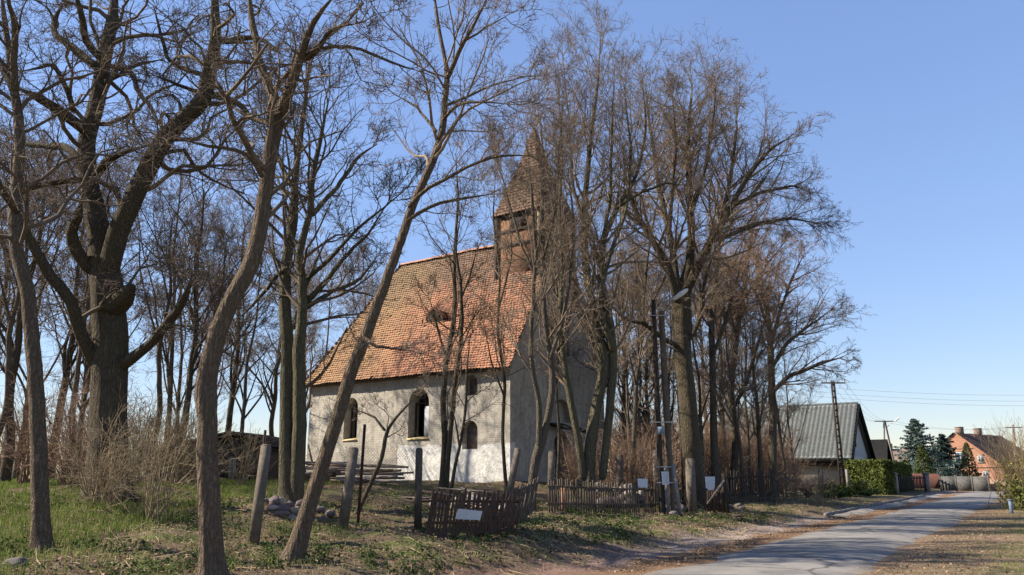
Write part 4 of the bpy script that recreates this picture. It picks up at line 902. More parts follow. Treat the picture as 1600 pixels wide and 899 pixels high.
sheet([(711, 811), (750, 813), (754, 799), (716, 795)], f2a.y - .13, 'blank pale grey sheet hanging askew on the collapsed brown fence', 'white_pl', 'sheet', 'sign_sheet')
sheet([(997, 762), (1012, 762), (1011.5, 748.5), (996.5, 748)], (fa.y + fb.y) / 2 + 1.6, 'square white notice on the straight grey picket fence')
pole_p = gp(1040, 805)
sheet([(1035, 758), (1046, 757), (1045, 737), (1033.5, 737)], pole_p.y - .17, 'tall white printed notice fixed to the lamp pole')
sheet([(1103, 762), (1107, 766), (1114, 766), (1117, 761), (1117, 745), (1102, 745)], ga.y - .12, 'white notice with a torn pointed bottom on the rough gate')

# ------------------------------------------------------------------ lamp pole by the lime tree, other poles, wires
def pole_line(name, p, q, r0, r1, mat, parent, k=10): return mk(name, capcyl(p, q, r0, r1, k), mat, parent, smooth=False)
def lamp_head(parent, base, tip):
    base = Vector(base); tip = Vector(tip); dirv = (tip - base).normalized()
    arm = mk('lamp_arm', [tubes(np.array([[tuple(base), tuple(base.lerp(tip, .5) + Vector((0, 0, .12))), tuple(tip)]]), np.array([[.03, .03, .025]]), 6)], B['steel'], parent)
    hd = empty('lamp_head_tmp') if False else None
    V, F = tubes(np.array([[tuple(tip - dirv * .05), tuple(tip + dirv * .05), tuple(tip + dirv * .3), tuple(tip + dirv * .5), tuple(tip + dirv * .58)]]), np.array([[.03, .07, .095, .07, .02]]), 10)
    mk('lamp_head', [(V, F)], B['porcelain'], parent, smooth=True)
zt = at(1043, 470, pole_p.y + .1).z - pole_p.z
lp = empty('lamp_pole', pole_p); tag(lp, 'old lamp pole of dark timber strapped to a paler post, white notice at its foot', 'lamp pole'); uu = mpp(600, pole_p.y)
mk('concrete_foot', [box(.0, .14, -.08, .08, -.3, 1.5)], B['concrete'], lp)
pole_line('timber', (-.11, 0, -.3), (-.09, .0, zt), .10, .075, B['dark_wood'], lp); pole_line('pale_timber', (.24, .2, -.2), (.2, .18, zt * .95), .13, .10, B['old_wood'], lp)
for z in (1.0, 1.5, 2.95, zt * .92): mk('strap', [tubes(np.array([[(-.26, -.13, z), (.34, -.12, z)], [(.34, -.12, z), (.38, .4, z + .02)]]), np.full((2, 2), .018), 5)], B['steel'], lp)
mk('cable_box', [box(-.16, .04, -.2, -.11, 2.55, 2.8)], B['blue_pl'], lp)
lamp_head(lp, (.1, 0, zt - .35), (.58, -.25, zt - .02))
for q in range(3): 
    i_ = mk('insulator', capcyl((-.25, 0, zt - .2 - q * .35), (-.25, 0, zt - .06 - q * .35), .04, .025, 8), B['porcelain'], lp)
    mk('insulator_bracket', [bar((-.1, 0, zt - .28 - q * .35), (-.25, 0, zt - .21 - q * .35), .02, .02)], B['rust'], i_)
def wire(a, b, sag, label, name='overhead_wire', group=None, r=.008):
    a = Vector(a); b = Vector(b); n = 14; P = [a.lerp(b, q / (n - 1)) - a - Vector((0, 0, sag * 4 * (q / (n - 1)) * (1 - q / (n - 1)))) for q in range(n)]
    o = mk(name, [tubes(np.array([[tuple(p) for p in P]]), np.full((1, n), r), 4)], B['steel'] if name != 'overhead_wire' else B['rust'], loc=a); tag(o, label, 'wire', group)
d1 = 54.0; p1 = at(1316, 752, d1); p1.z = h1(p1.x, p1.y); top1 = at(1301, 596, d1) - p1
up1 = empty('utility_pole', p1); tag(up1, 'tall leaning lattice utility pole in front of the grey tiled house', 'utility pole')
tl = top1.normalized(); sx_ = Vector((.12, 0, 0))
mk('upright', [bar(tuple(-sx_ * 1.3 - tl * .3), tuple(top1 - sx_ * .7), .09, .14, (0, 1, 0))], B['dark_wood'], up1); mk('upright', [bar(tuple(sx_ * 1.3 - tl * .3), tuple(top1 + sx_ * .7), .09, .14, (0, 1, 0))], B['dark_wood'], up1)
for f in np.linspace(.05, .97, 17): mk('web_bar', [bar(tuple(top1 * f - sx_), tuple(top1 * f + sx_), .12, .16, (0, 1, 0))], B['dark_wood'], up1)
c1 = top1 * .985; mk('crossarm', [bar(tuple(c1 + Vector((-.85, 0, 0))), tuple(c1 + Vector((.85, 0, .0))), .08, .09)], B['dark_wood'], up1)
mk('foot_post', [bar((.34, -.1, -.2), (.30, -.1, 1.7), .16, .16, (0, 1, 0))], B['concrete'], up1)
for q in (-.8, -.3, .3, .8): mk('insulator', capcyl(tuple(c1 + Vector((q, 0, .03))), tuple(c1 + Vector((q, 0, .22))), .05, .03, 6), B['porcelain'], up1)
d2 = 84.0; p2 = at(1381, 742, d2); p2.z = h1(p2.x, p2.y); t2a = at(1381, 657, d2) - p2; t2b = t2a + Vector((.15, .1, 0)); b2 = Vector((at(1404, 742, d2).x - p2.x, .2, 0))
up2 = empty('utility_pole', p2); tag(up2, 'braced utility pole with a street lamp beyond the clipped hedge', 'utility pole')
pole_line('upright', (0, 0, -.3), tuple(t2a), .13, .09, B['grey_wood'], up2); pole_line('brace', tuple(b2), tuple(t2b - Vector((0, 0, .05))), .13, .09, B['grey_wood'], up2)
mk('crossarm', [bar(tuple(t2a + Vector((-1.0, 0, -.1))), tuple(t2a + Vector((1.0, 0, -.1))), .09, .1)], B['dark_wood'], up2)
lamp_head(up2, tuple(t2a + Vector((.3, 0, -.7))), tuple(t2a + Vector((1.0, -.4, -.1))))
d3 = 92.0; p3 = at(1588, 745, d3); p3.z = h1(p3.x, p3.y); t3 = at(1583, 664, d3) - p3
up3 = empty('utility_pole', p3); tag(up3, 'far utility pole behind the tan bush at the road bend', 'utility pole')
pole_line('upright', (0, 0, -.3), tuple(t3), .14, .1, B['grey_wood'], up3); mk('crossarm', [bar(tuple(t3 + Vector((-1, 0, -.3))), tuple(t3 + Vector((1, 0, -.3))), .1, .1)], B['dark_wood'], up3)
for q, x in enumerate((-.8, -.3, .3, .8)): wire(p1 + c1 + Vector((x, 0, .2)), p2 + t2a + Vector((x, 0, -.05)), .9, 'thin wire running from the lattice pole to the braced pole', group='wires from the lattice pole to the braced pole')
for q, x in enumerate((-.8, .8)): wire(p2 + t2a + Vector((x, 0, -.05)), p3 + t3 + Vector((x, 0, -.25)), .6, 'thin wire running from the braced pole towards the brick house', group='wires past the brick house')
for q, (ya, yb) in enumerate(((604, 611), (612, 621), (619, 628))): wire(at(1270, ya, 75), at(1760, yb + 3, 75), .5, 'distant wire crossing the sky above the far roofs', group='distant wires in the sky')
wire(p1 + c1 + Vector((-.8, 0, .2)), pole_p + Vector((0, 0, zt - .3)), .5, 'thin wire from the lattice pole back to the lamp pole', group=None)

# ------------------------------------------------------------------ houses
def pantile_mat(name, c):
    g = NT(name, .5, .4); a = g.coord(); sx = g.node('SeparateXYZ', {0: a}); n = g.noise(a, 3, 4)
    g.color(g.ramp(n, [(.3, tuple(x * .8 for x in c)), (.7, tuple(x * 1.2 for x in c))])); return g.m
B['grey_roof'] = pantile_mat('grey_roof', (.095, .104, .10)); B['beige'] = plain('beige_render', (.46, .40, .29), .12, 2, .9, bump=.2); B['shaded_wall'] = plain('shaded_render', (.36, .36, .36), .08, 2, .9, bump=.1)  # white render darkened in its base colour, as the gable lies in shade
B['glass'] = plain('window_glass', (.05, .06, .075), .3, 2, .15, bump=0, spec=.6); B['frame_white'] = plain('frame_white', (.36, .36, .35), .05, 2, .5, bump=0)
def wave_roof(x0, x1, slope_a, slope_b, nx_, ny_, amp, mat, name, parent, flip=False):
    """pressed-metal tile roof sheet from eave point (y,z)=slope_a up to slope_b, waved across and stepped up the slope"""
    nxs = nx_ * 6; V = []; rows = []
    ya, za = slope_a; yb, zb = slope_b; l = math.hypot(yb - ya, zb - za); nyv, nzv = -(zb - za) / l, (yb - ya) / l
    if nzv < 0: nyv, nzv = -nyv, -nzv
    xx = np.linspace(x0, x1, nxs + 1); wv = np.abs(np.sin(np.linspace(0, nx_ * math.pi, nxs + 1))) * amp
    for r in range(ny_):
        for f, lift in ((r / ny_, .10), ((r + 1) / ny_ - .001, .0)): V.append(np.stack([xx, ya + (yb - ya) * f + nyv * (lift + wv), za + (zb - za) * f + nzv * (lift + wv)], 1))
    V = np.concatenate(V); m = nxs + 1; i, j = np.meshgrid(np.arange(nxs), np.arange(2 * ny_ - 1)); k = (j * m + i).ravel(); F = np.stack([k, k + 1, k + m + 1, k + m], 1)
    return mk(name, [(V, F)], mat, parent)
FR = at(1327, 752, 60.0); FR.z = h1(FR.x, FR.y) - .05; GR_ = R(-34)
gh = empty('house', FR, GR_); tag(gh, 'beige rendered house with a steep grey pressed tile roof behind the lattice pole', 'house')
ev, rdg, wd_, ln_ = 2.75, 7.0, 8.6, 10.5                # local x: along the front (right end at 0), y: depth
mk('wall', [box(-ln_, 0, 0, wd_, -.4, ev)], B['beige'], gh)
mk('gable', [([(0.003, .02, ev), (0.003, wd_ - .02, ev), (0.003, wd_ / 2, rdg - .2), (-.25, .02, ev), (-.25, wd_ - .02, ev), (-.25, wd_ / 2, rdg - .2)], [(0, 1, 2), (5, 4, 3)]), ([(0.003, .02, ev), (0.003, wd_ - .02, ev), (0.003, wd_ / 2, rdg - .2), (-.25, .02, ev), (-.25, wd_ - .02, ev), (-.25, wd_ / 2, rdg - .2)], [(0, 3, 4, 1), (1, 4, 5, 2), (2, 5, 3, 0)])], B['shaded_wall'], gh)
wave_roof(-ln_ - .4, .4, (-.55, ev - .28), (wd_ / 2, rdg), 33, 15, .035, B['grey_roof'], 'roof', gh)
mk('rear_roof', [([(-ln_ - .4, wd_ + .55, ev - .28), (.4, wd_ + .55, ev - .28), (.4, wd_ / 2, rdg), (-ln_ - .4, wd_ / 2, rdg)], [(0, 1, 2, 3)])], B['grey_roof'], gh)
mk('barge_board', [bar((.42, -.6, ev - .36), (.42, wd_ / 2, rdg - .05), .05, .32, (1, 0, 0)), bar((.42, wd_ / 2, rdg - .05), (.42, wd_ + .6, ev - .36), .05, .32, (1, 0, 0))], B['black'], gh)
mk('eave_board', [bar((-ln_ - .4, -.5, ev - .36), (.38, -.5, ev - .36), .14, .2), box(-ln_, .1, -.45, -.03, ev - .75, ev - .47)], B['dark_wood'], gh)
mk('ridge_cap', [tubes(np.array([[(-ln_ - .42, wd_ / 2, rdg + .02), (.44, wd_ / 2, rdg + .02)]]), np.full((1, 2), .11), 8)], B['grey_roof'], gh)
wn = mk('window', [box(.01, .06, 2.6, 3.9, 3.5, 4.75)], B['dark_wood'], gh); mk('pane', [box(.061, .07, 2.7, 3.2, 3.6, 4.65), box(.061, .07, 3.3, 3.8, 3.6, 4.65)], B['glass'], wn)
mk('annex', [box(-3.5, 1.0, wd_ + .6, wd_ + 4, -.4, 1.9)], B['shaded_wall'], gh)
mk('annex_roof', [([(1.4, wd_ + .2, 1.7), (1.4, wd_ + 4.4, 1.7), (1.4, wd_ + 2.0, 4.3), (-3.9, wd_ + .2, 1.7), (-3.9, wd_ + 4.4, 1.7), (-3.9, wd_ + 2.0, 4.3)], [(0, 2, 5, 3), (1, 4, 5, 2)]), ([(1.0, wd_ + .6, 1.9), (1.0, wd_ + 4.0, 1.9), (1.0, wd_ + 2.0, 3.9)], [(0, 1, 2)])], B['black'], gh)
mk('drainpipe', [cyl((.1, -.12, -.2), (.1, -.12, ev - .4), .05, .05, 6)], B['dark_wood'], gh)

BR = at(1572, 757, 100.0); BR.z = h1(BR.x, BR.y) - .05
bh = empty('house', BR, math.atan2(-.8, .6)); tag(bh, 'red brick house with a worn brown tile roof and two chimneys past the road bend', 'house')
gw, ev2, rd2, bl = 10.6, 2.5, 6.75, 13.5               # local x runs along the gable (right corner at 0), y back along the ridge
V = [(-gw, 0, -.4), (0, 0, -.4), (0, 0, ev2), (-gw / 2, 0, rd2), (-gw, 0, ev2)]; V += [(x, bl, z) for x, y, z in V]
mk('wall', [(V, [(0, 1, 2, 3, 4), (9, 8, 7, 6, 5)]), (V, [(m, 5 + m, 5 + (m + 1) % 5, (m + 1) % 5) for m in range(5)])], B['brick'], bh)
sl2 = math.hypot(gw / 2 + .5, rd2 - ev2 + .4)
def rpt(sign):
    def f(x, a, off):
        k = np.asarray(a) / sl2; return (-gw / 2 + sign * (gw / 2 + .5) * (1 - k), x, ev2 - .35 + (rd2 + .12 - ev2 + .35) * k + np.asarray(off) * 1.0 + (fbm(x * .5, a * .5, 5) - .5) * .15)
    return f
rr2 = np.random.default_rng(3); A_ = tile_rows(lambda a: -.3, lambda a: bl + .3, int(sl2 / .3), .3, .3, rr2, rpt(1), .05, .01); C_ = tile_rows(lambda a: -.3, lambda a: bl + .3, int(sl2 / .3), .3, .3, rr2, rpt(-1), .05, .01)
rf2 = mk_tiles('roof', [A_, C_], B['oldtile'], bh)
for y, h_ in ((.9, .75), (6.5, .75)):
    ch = mk('chimney', [box(-gw / 2 - .36, -gw / 2 + .36, y, y + .95, rd2 - .5, rd2 + h_)], plain('sooty_brick', (.17, .12, .095), .4, 6), rf2); mk('chimney_cap', [box(-gw / 2 - .40, -gw / 2 + .40, y - .04, y + .99, rd2 + h_ + .002, rd2 + h_ + .1)], B['concrete'], ch)
def bwin(x, z0, z1, wd):
    f_ = mk('window', [box(x - wd / 2, x + wd / 2, -.05, -.003, z0, z1)], B['frame_white'], bh); mk('pane', [box(x - wd / 2 + .09, x - .04, -.062, -.052, z0 + .09, z1 - .09), box(x + .04, x + wd / 2 - .09, -.062, -.052, z0 + .09, z1 - .09)], B['glass'], f_)
    mk('lintel', [box(x - wd / 2 - .1, x + wd / 2 + .1, -.04, -.003, z1 + .01, z1 + .2)], B['brick_old'], f_); mk('sill', [box(x - wd / 2 - .08, x + wd / 2 + .08, -.12, -.003, z0 - .1, z0 - .01)], B['concrete'], f_)
bwin(-5.0, 2.75, 4.25, 1.5); bwin(-2.55, 2.95, 3.75, .75); bwin(-2.2, 1.15, 1.75, .75); bwin(-7.6, 1.0, 2.2, 1.0)
mk('brick_band', [box(-gw + 0.02, -.02, -.05, -.003, 2.2, 2.32), box(-gw / 2 - 2.0, -gw / 2 + 2.0, -.05, -.003, 4.65, 4.75)], B['brick_old'], bh)
# farther roofs between hedge and spruce
fh = at(1425, 745, 118); fh.z = h1(fh.x, fh.y); f_ = empty('house', fh, R(-8)); tag(f_, 'far low house with a dull brown roof seen between hedge and spruce', 'house')
mk('wall', [box(-5, 6, 0, 7, -.4, 2.2)], B['beige'], f_); mk('roof', [([(-5.4, -.5, 2.0), (6.4, -.5, 2.0), (6.4, 3.5, 4.9), (-5.4, 3.5, 4.9), (-5.4, 7.5, 2.0), (6.4, 7.5, 2.0)], [(0, 1, 2, 3), (3, 2, 5, 4)])], plain('dull_roof', (.22, .16, .12), .25, 3, .9, (1, 8, 8)), f_)
mk('chimney', [box(-2.2, -1.3, 3.0, 3.8, 4.4, 5.7)], B['brick_old'], f_)

# shed behind the wire netting
sh_ = at(300, 748, 29); sh_.z = h1(sh_.x, sh_.y); sd = empty('shed', sh_, R(-6)); tag(sd, 'low dark plank shed with a sagging curved roof behind the furrowed tree', 'shed'); m_ = mpp(720, 29)
px_w = np.linspace(-75, 112, 13); pz_w = np.interp(px_w, [-80, 0, 60, 90, 116], [1.15, 1.5, 1.8, 1.65, 1.25]) - .07
VW = [(x * m_, y, z) for y in (0, 3) for zz_ in (None, 1) for x, z in zip(px_w, np.full(13, -.2) if zz_ is None else pz_w)]
FW = [(q, q + 1, 14 + q, 13 + q) for q in range(12)] + [(27 + q, 26 + q, 39 + q, 40 + q) for q in range(12)] + [(13 + q, 14 + q, 40 + q, 39 + q) for q in range(12)] + [(26, 0, 13, 39), (12, 38, 51, 25)]
mk('wall', [(VW, FW)] + [box(-75 * m_ + q * .2, -75 * m_ + q * .2 + .17, -.03, -.002, -.2, 1.3 + .1 * math.sin(q * .5)) for q in range(22)], B['dark_wood'], sd)
xx = np.linspace(-80, 116, 15) * m_; zz = np.interp(np.linspace(-80, 116, 15), [-80, 0, 60, 90, 116], [1.15, 1.5, 1.8, 1.65, 1.25])
V = [(x, y, z + (.0 if y > 0 else -.06)) for y in (-.3, 3.3) for x, z in zip(xx, zz)] + [(x, y, z + .07) for y in (-.3, 3.3) for x, z in zip(xx, zz)]
F = [(30 + q, 31 + q, 46 + q, 45 + q) for q in range(14)] + [(q, q + 1, 31 + q, 30 + q) for q in range(14)] + [(15 + q, q, q + 1, 16 + q)[::-1] for q in range(14)]
mk('roof', [(V, F)], B['black'], sd); mk('plank', [box(60 * m_, 60 * m_ + .12, -.09, -.04, 0, .95), box(66 * m_, 66 * m_ + .1, -.09, -.04, 0, .9)], B['grey_wood'], sd)

# ------------------------------------------------------------------ hedge, conifers, bushes
def leafcards(rg, P, Nrm, size, tilt=.6, aspect=1.8):
    n = len(P); a = rg.normal(0, 1, (n, 3)); D = Nrm * (1 - tilt) + a * tilt; D /= np.linalg.norm(D, axis=1, keepdims=True) + 1e-9
    U = np.cross(D, rg.normal(0, 1, (n, 3))); U /= np.linalg.norm(U, axis=1, keepdims=True) + 1e-9; W = np.cross(D, U); s = size * rg.uniform(.6, 1.3, (n, 1))
    V = np.stack([P - U * s, P + W * s / aspect, P + U * s, P - W * s / aspect], 1).reshape(-1, 3); k = np.arange(n)[:, None] * 4
    return V, k + np.array([[0, 1, 2, 3]])
B['hedge'] = tint_mat('hedge_leaf', [(0, (.035, .05, .012)), (.5, (.085, .105, .025)), (1, (.16, .17, .05))], .7, .15)
B['spruce'] = tint_mat('spruce_needle', [(0, (.04, .065, .055)), (.5, (.095, .14, .12)), (1, (.18, .24, .22))], .7, .1)
B['fir'] = tint_mat('fir_needle', [(0, (.015, .03, .022)), (.5, (.03, .055, .045)), (1, (.07, .11, .095))], .7, .1)
B['thuja'] = tint_mat('thuja_leaf', [(0, (.025, .04, .012)), (.5, (.055, .075, .022)), (1, (.12, .13, .04))], .7, .1)
B['forsythia'] = tint_mat('bush_leaf', [(0, (.10, .12, .025)), (.5, (.26, .25, .05)), (1, (.5, .44, .10))], .6, .3)
def hedge(p0, p1, wd, h_, label, n):
    p0 = Vector(p0); p1 = Vector(p1); u = p1 - p0; ln = u.length; root = empty('hedge', p0, math.atan2(u.y, u.x)); tag(root, label, 'hedge')
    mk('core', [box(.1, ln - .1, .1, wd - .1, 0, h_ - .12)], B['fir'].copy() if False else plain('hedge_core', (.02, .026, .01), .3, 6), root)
    P = []; N_ = []
    for (a, q, c, nr, ar) in ((0, 0, 0, (0, -1, 0), ln * h_), (1, 0, 0, (1, 0, 0), wd * h_), (2, 0, 0, (-1, 0, 0), wd * h_), (3, 0, 0, (0, 0, 1), wd * ln), (4, 0, 0, (0, 1, 0), ln * h_ * .3)):
        m = int(n * ar); r = rg.random((m, 2)); j = rg.normal(0, .035, m) + (fbm(r[:, 0] * 9, r[:, 1] * 6, 3) - .5) * .16
        if a == 0: X_ = np.stack([r[:, 0] * ln, j, r[:, 1] * h_], 1)
        elif a == 1: X_ = np.stack([ln + j, r[:, 0] * wd, r[:, 1] * h_], 1)
        elif a == 2: X_ = np.stack([j, r[:, 0] * wd, r[:, 1] * h_], 1)
        elif a == 3: X_ = np.stack([r[:, 0] * ln, r[:, 1] * wd, h_ + j], 1)
        else: X_ = np.stack([r[:, 0] * ln, wd + j, r[:, 1] * h_], 1)
        P.append(X_); N_.append(np.tile(np.array(nr, float), (m, 1)))
    P = np.concatenate(P); V, F = leafcards(rg, P, np.concatenate(N_), .085); t = np.clip(.5 + (fbm(P[:, 0] * 2, P[:, 2] * 3 + P[:, 1] * 2, 8) - .5) * .9 + rg.normal(0, .15, len(P)), 0, 1)
    mk('foliage', [(V, F)], B['hedge'], root, attr=np.repeat(t, 4))
hp = at(1384, 768, 55.0); hp.z = h1(hp.x, hp.y); hl = at(1321, 768, 57.6); hl.z = h1(hl.x, hl.y) - .05
hedge((hl.x, hl.y, hl.z), (hp.x, hp.y, hp.z), 1.3, 2.3, 'tall clipped conifer hedge with a sunlit front beside the grey house', 420)
h2 = at(1387, 768, 57.0); h2.z = h1(h2.x, h2.y); h3 = h2 + Vector((7.6, 11.4, 0)); h3.z = h1(h3.x, h3.y)
hedge(h2, h3, 1.2, 2.2, 'shaded run of clipped hedge receding along the road', 300)
def conifer(px, py, d, h_, rad, mat, label, kind, n=2600, name='conifer', size=.16, twist=1.0):
    p = at(px, py, d); p.z = h1(p.x, p.y); root = empty(name, p); tag(root, label, 'tree')
    mk('trunk', [cyl((0, 0, -.1), (0, 0, h_ * .95), h_ * .022, .015, 7)], B['bark_dark'], root)
    if kind == 'column':
        z = rg.random(n) ** 1.05; a = rg.uniform(0, 6.28, n); prof = rad * np.minimum(1, (1 - z) ** .55 * 1.25) * np.minimum(1, .72 + z * 2) * (1 + (fbm(a * 2, z * 7, 4) - .5) * .5); r = prof * np.sqrt(rg.uniform(.45, 1, n))
        P = np.stack([r * np.cos(a), r * np.sin(a), z * h_ * .99 + .05], 1); Nn = np.stack([np.cos(a) * .3, np.sin(a) * .3, np.ones(n)], 1); V, F = leafcards(rg, P, Nn, size, .35, 2.4)
        t = np.clip(rg.normal(.5, .22, n), 0, 1)
    else:
        nb = 120; f = np.linspace(.06, .97, nb) ** .95; a = np.arange(nb) * 2.4 + rg.normal(0, .3, nb); ln = rad * (1 - f) ** .8 * rg.uniform(.5, 1.2, nb) + .1
        br = []; P = []; D_ = []
        for q in range(nb):
            dv = np.array([math.cos(a[q]), math.sin(a[q]), 0]); s_ = np.linspace(0, 1, 5); c = np.array([0, 0, f[q] * h_]) + dv[None] * (s_ * ln[q])[:, None] + np.array([0, 0, 1])[None] * ((-.28 * s_ + .22 * s_ ** 2.5) * ln[q])[:, None]
            br.append(c); m = int(n / nb * (.35 + ln[q] / rad * 1.7)); u = rg.uniform(.12, 1, m) ; k = np.minimum((u * 4).astype(int), 3); w_ = u * 4 - k
            pp = c[k] * (1 - w_)[:, None] + c[k + 1] * w_[:, None]; sd_ = np.array([-dv[1], dv[0], 0]); o = rg.normal(0, .16, m) * (1.1 - u * .6) * ln[q]; pp = pp + sd_[None] * o[:, None] - np.array([0, 0, 1]) * (np.abs(o) * .35 + rg.uniform(0, .12, m))[:, None]
            P.append(pp)
        P = np.concatenate(P); Nn = np.tile(np.array([0, 0, 1.]), (len(P), 1)); V, F = leafcards(rg, P, Nn, size, .45, 2.6); t = np.clip(rg.normal(.5, .22, len(P)), 0, 1)
        mk('branch_frame', [tubes(np.array(br), np.tile(np.linspace(.03, .008, 5), (nb, 1)), 4)], B['bark_dark'], root)
    mk('foliage', [(V, F)], mat, root, attr=np.repeat(t, 4))
conifer(1441, 758, 84, 7.3, 4.4, B['spruce'], 'tall blue grey spruce with open tiers beyond the wooden gate', 'spruce', 9500)
conifer(1482, 758, 88, 5.9, 4.0, B['fir'], 'dark drooping fir standing in front of the brick gable', 'spruce', 7500)
conifer(1447, 758, 78, 4.1, .95, B['thuja'], 'yellow green column conifer in front of the blue grey spruce', 'column', 2600, 'column_conifer', .13)
conifer(1518, 757, 84, 4.7, .85, B['thuja'], 'narrow dark pointed conifer before the brick house windows', 'column', 2600, 'column_conifer', .12)
conifer(1418, 760, 74, 2.6, .65, B['thuja'], 'small rounded conifer at the far end of the hedge', 'column', 1500, 'column_conifer', .11)
def low_shrub(px, py, d, w_, h_, mat, label, n, size, cat='shrub'):
    p = at(px, py, d); p.z = h1(p.x, p.y); root = empty('shrub', p); tag(root, label, cat); nb = 26; a = rg.uniform(0, 6.28, nb); ln = rg.uniform(.6, 1.1, nb); s_ = np.linspace(0, 1, 6)
    Q = np.stack([np.stack([np.cos(a[q]) * s_ * w_ * ln[q], np.sin(a[q]) * s_ * w_ * .7 * ln[q], h_ * ln[q] * np.sin(s_ * 1.9) * rg.uniform(.5, 1)], 1) for q in range(nb)])
    mk('stems', [tubes(Q, np.tile(np.linspace(.025, .008, 6), (nb, 1)), 4)], B['bark_brown'], root); k = rg.integers(0, nb, n); m = rg.integers(1, 6, n)
    P = Q[k, m] + rg.normal(0, 1, (n, 3)) * np.array([.16, .16, .1]) * w_ * .6; P[:, 2] = np.abs(P[:, 2]); V, F = leafcards(rg, P, np.tile(np.array([0, 0, 1.]), (n, 1)), size, .6, 3)
    mk('foliage', [(V, F)], mat, root, attr=np.repeat(np.clip(rg.normal(.5, .25, n), 0, 1), 4))
low_shrub(1322, 772, 50, 1.5, .85, B['thuja'], 'sprawling dark green juniper on the bank below the lattice pole', 2600, .1)
low_shrub(1352, 776, 52, 1.1, .45, B['weed'], 'low green shrub on the bank in front of the hedge', 1400, .09)
low_shrub(1300, 778, 44, 1.1, .55, B['weed'], 'low dull green shrub beside the end of the tattered fence', 1400, .08)
low_shrub(1262, 770, 44, .45, .8, B['leaf_dead'], 'withered rusty orange bush next to the tattered fence', 900, .07)
# tan bush at the right edge: bare shoots above, yellow buds and ivy below
tb = gp(1606, 797); root = empty('shrub', tb); tag(root, 'large tan bush with yellow green buds at the right edge of the road', 'shrub'); ns = 170; a = rg.uniform(0, 6.28, ns); t_ = np.abs(rg.normal(0, .24, ns)); D = np.stack([np.sin(t_) * np.cos(a), np.sin(t_) * np.sin(a), np.cos(t_)], 1)
P = [np.stack([rg.normal(0, .35, ns), rg.normal(0, .5, ns), np.full(ns, -.05)], 1)]; ln = rg.uniform(2.2, 3.9, ns)
for q in range(7): D = D + rg.normal(0, .09, (ns, 3)); D /= np.linalg.norm(D, axis=1, keepdims=True); P.append(P[-1] + D * (ln / 7)[:, None])
P = np.stack(P, 1); r = .011 * rg.uniform(.6, 1.3, ns)[:, None] * np.linspace(1, .4, 8)[None]; P2, R2 = grow(rg, P, r, 6, .4, .5, .12, .05, (.25, 1), 5, .7, .006, .2, 1.0)
mk('stems', [tubes(P, r, 4), tubes(P2, R2, 3)], B['twig_pale'], root); n = 2600; k = rg.integers(0, len(P2), n); Q = P2[k, rg.integers(0, 5, n)] + rg.normal(0, .04, (n, 3)); Q = Q[(Q[:, 2] < 2.2) & (Q[:, 2] > .1) & (np.hypot(Q[:, 0], Q[:, 1]) < 1.1)]; n = len(Q)
V, F = leafcards(rg, Q, np.tile(np.array([0, 0, 1.]), (n, 1)), .045, .8); mk('buds', [(V, F)], B['forsythia'], root, attr=np.repeat(rg.random(n), 4))
n = 3000; Q = np.clip(rg.normal(0, 1, (n, 3)), -1.5, 1.5) * np.array([.5, .6, .4]) + np.array([0, -.1, .65]); Q = Q[Q[:, 2] > 0]; n = len(Q); V, F = leafcards(rg, Q, np.tile(np.array([0, 0, 1.]), (n, 1)), .06, .8); mk('ivy', [(V, F)], B['hedge'], root, attr=np.repeat(rg.random(n), 4))
sb = gp(1581, 803); tag(mk('marker_post', [box(-.05, .05, -.05, .05, -.1, .5), box(-.07, .07, -.07, .07, .502, .55)], B['blue_pl'], loc=sb), 'small pale blue marker post beside the tan bush', 'post')
B['blue_pl'].node_tree.nodes['Color Ramp'].color_ramp.elements[0].color = (.15, .19, .25, 1); B['blue_pl'].node_tree.nodes['Color Ramp'].color_ramp.elements[1].color = (.22, .28, .36, 1)

# gate with pillars and the garden fences at the bend
def wfence(a, b, hgt, n, pw, mat, label, name='garden_fence', posts=True, solid=False, pm=None):
    a = Vector(a); b = Vector(b); u = b - a; ln = u.length; root = empty(name, a, math.atan2(u.y, u.x)); tag(root, label, 'fence' if 'gate' not in name else 'gate')
    if solid: 
        for q in range(n): mk('panel', [box(ln * q / n + .06, ln * (q + 1) / n - .06, -.03, .03, .05, hgt)], mat, root)
        for q in range(n + 1): mk('post', [box(ln * q / n - .056, ln * q / n + .056, -.06, .06, -.2, hgt + .1)], pm or mat, root)
    else:
        mk('slat_panel', [box(ln * (q + .5) / n - pw / 2, ln * (q + .5) / n + pw / 2, -.02, .02, .08, hgt) for q in range(n)], mat, root)
        for z in (.3, hgt * .8): mk('rail', [box(0, ln, .021, .07, z, z + .1)], mat, root)
        if posts:
            for x in (-.2, ln + .2):
                p_ = mk('pillar', [box(x - .2, x + .2, -.2, .2, -.2, hgt + .12)], pm or B['concrete'], root); mk('pillar_cap', [box(x - .26, x + .26, -.26, .26, hgt + .122, hgt + .2), box(x - .16, x + .16, -.16, .16, hgt + .202, hgt + .27)], B['concrete'], p_)
    return root
g1 = gp(1401, 771); g2 = gp(1436, 769.5); g2 = g1 + (Vector((5.2, 5.6, 0))); g2.z = h1(g2.x, g2.y)
wfence(g1, g2, 1.25, 20, .12, B['dark_wood'], 'dark slatted driveway gate between capped concrete pillars by the hedge', 'driveway_gate')
for q, x in enumerate((1.2, 2.5, 3.8, 5.1, 6.4)):
    pass
B['redwood'] = plain('redwood', (.12, .052, .04), .35, 5, .85, (8, 8, 1)); B['greyfence'] = plain('grey_fence', (.09, .087, .08), .25, 4, .9)
r1 = at(1427, 765, 73); r2 = at(1470, 767, 68); 
for p in (r1, r2): p.z = h1(p.x, p.y)
wfence(r1, r2, 1.35, 26, .10, B['redwood'], 'reddish brown board fence left of the grey panel fence', posts=False)
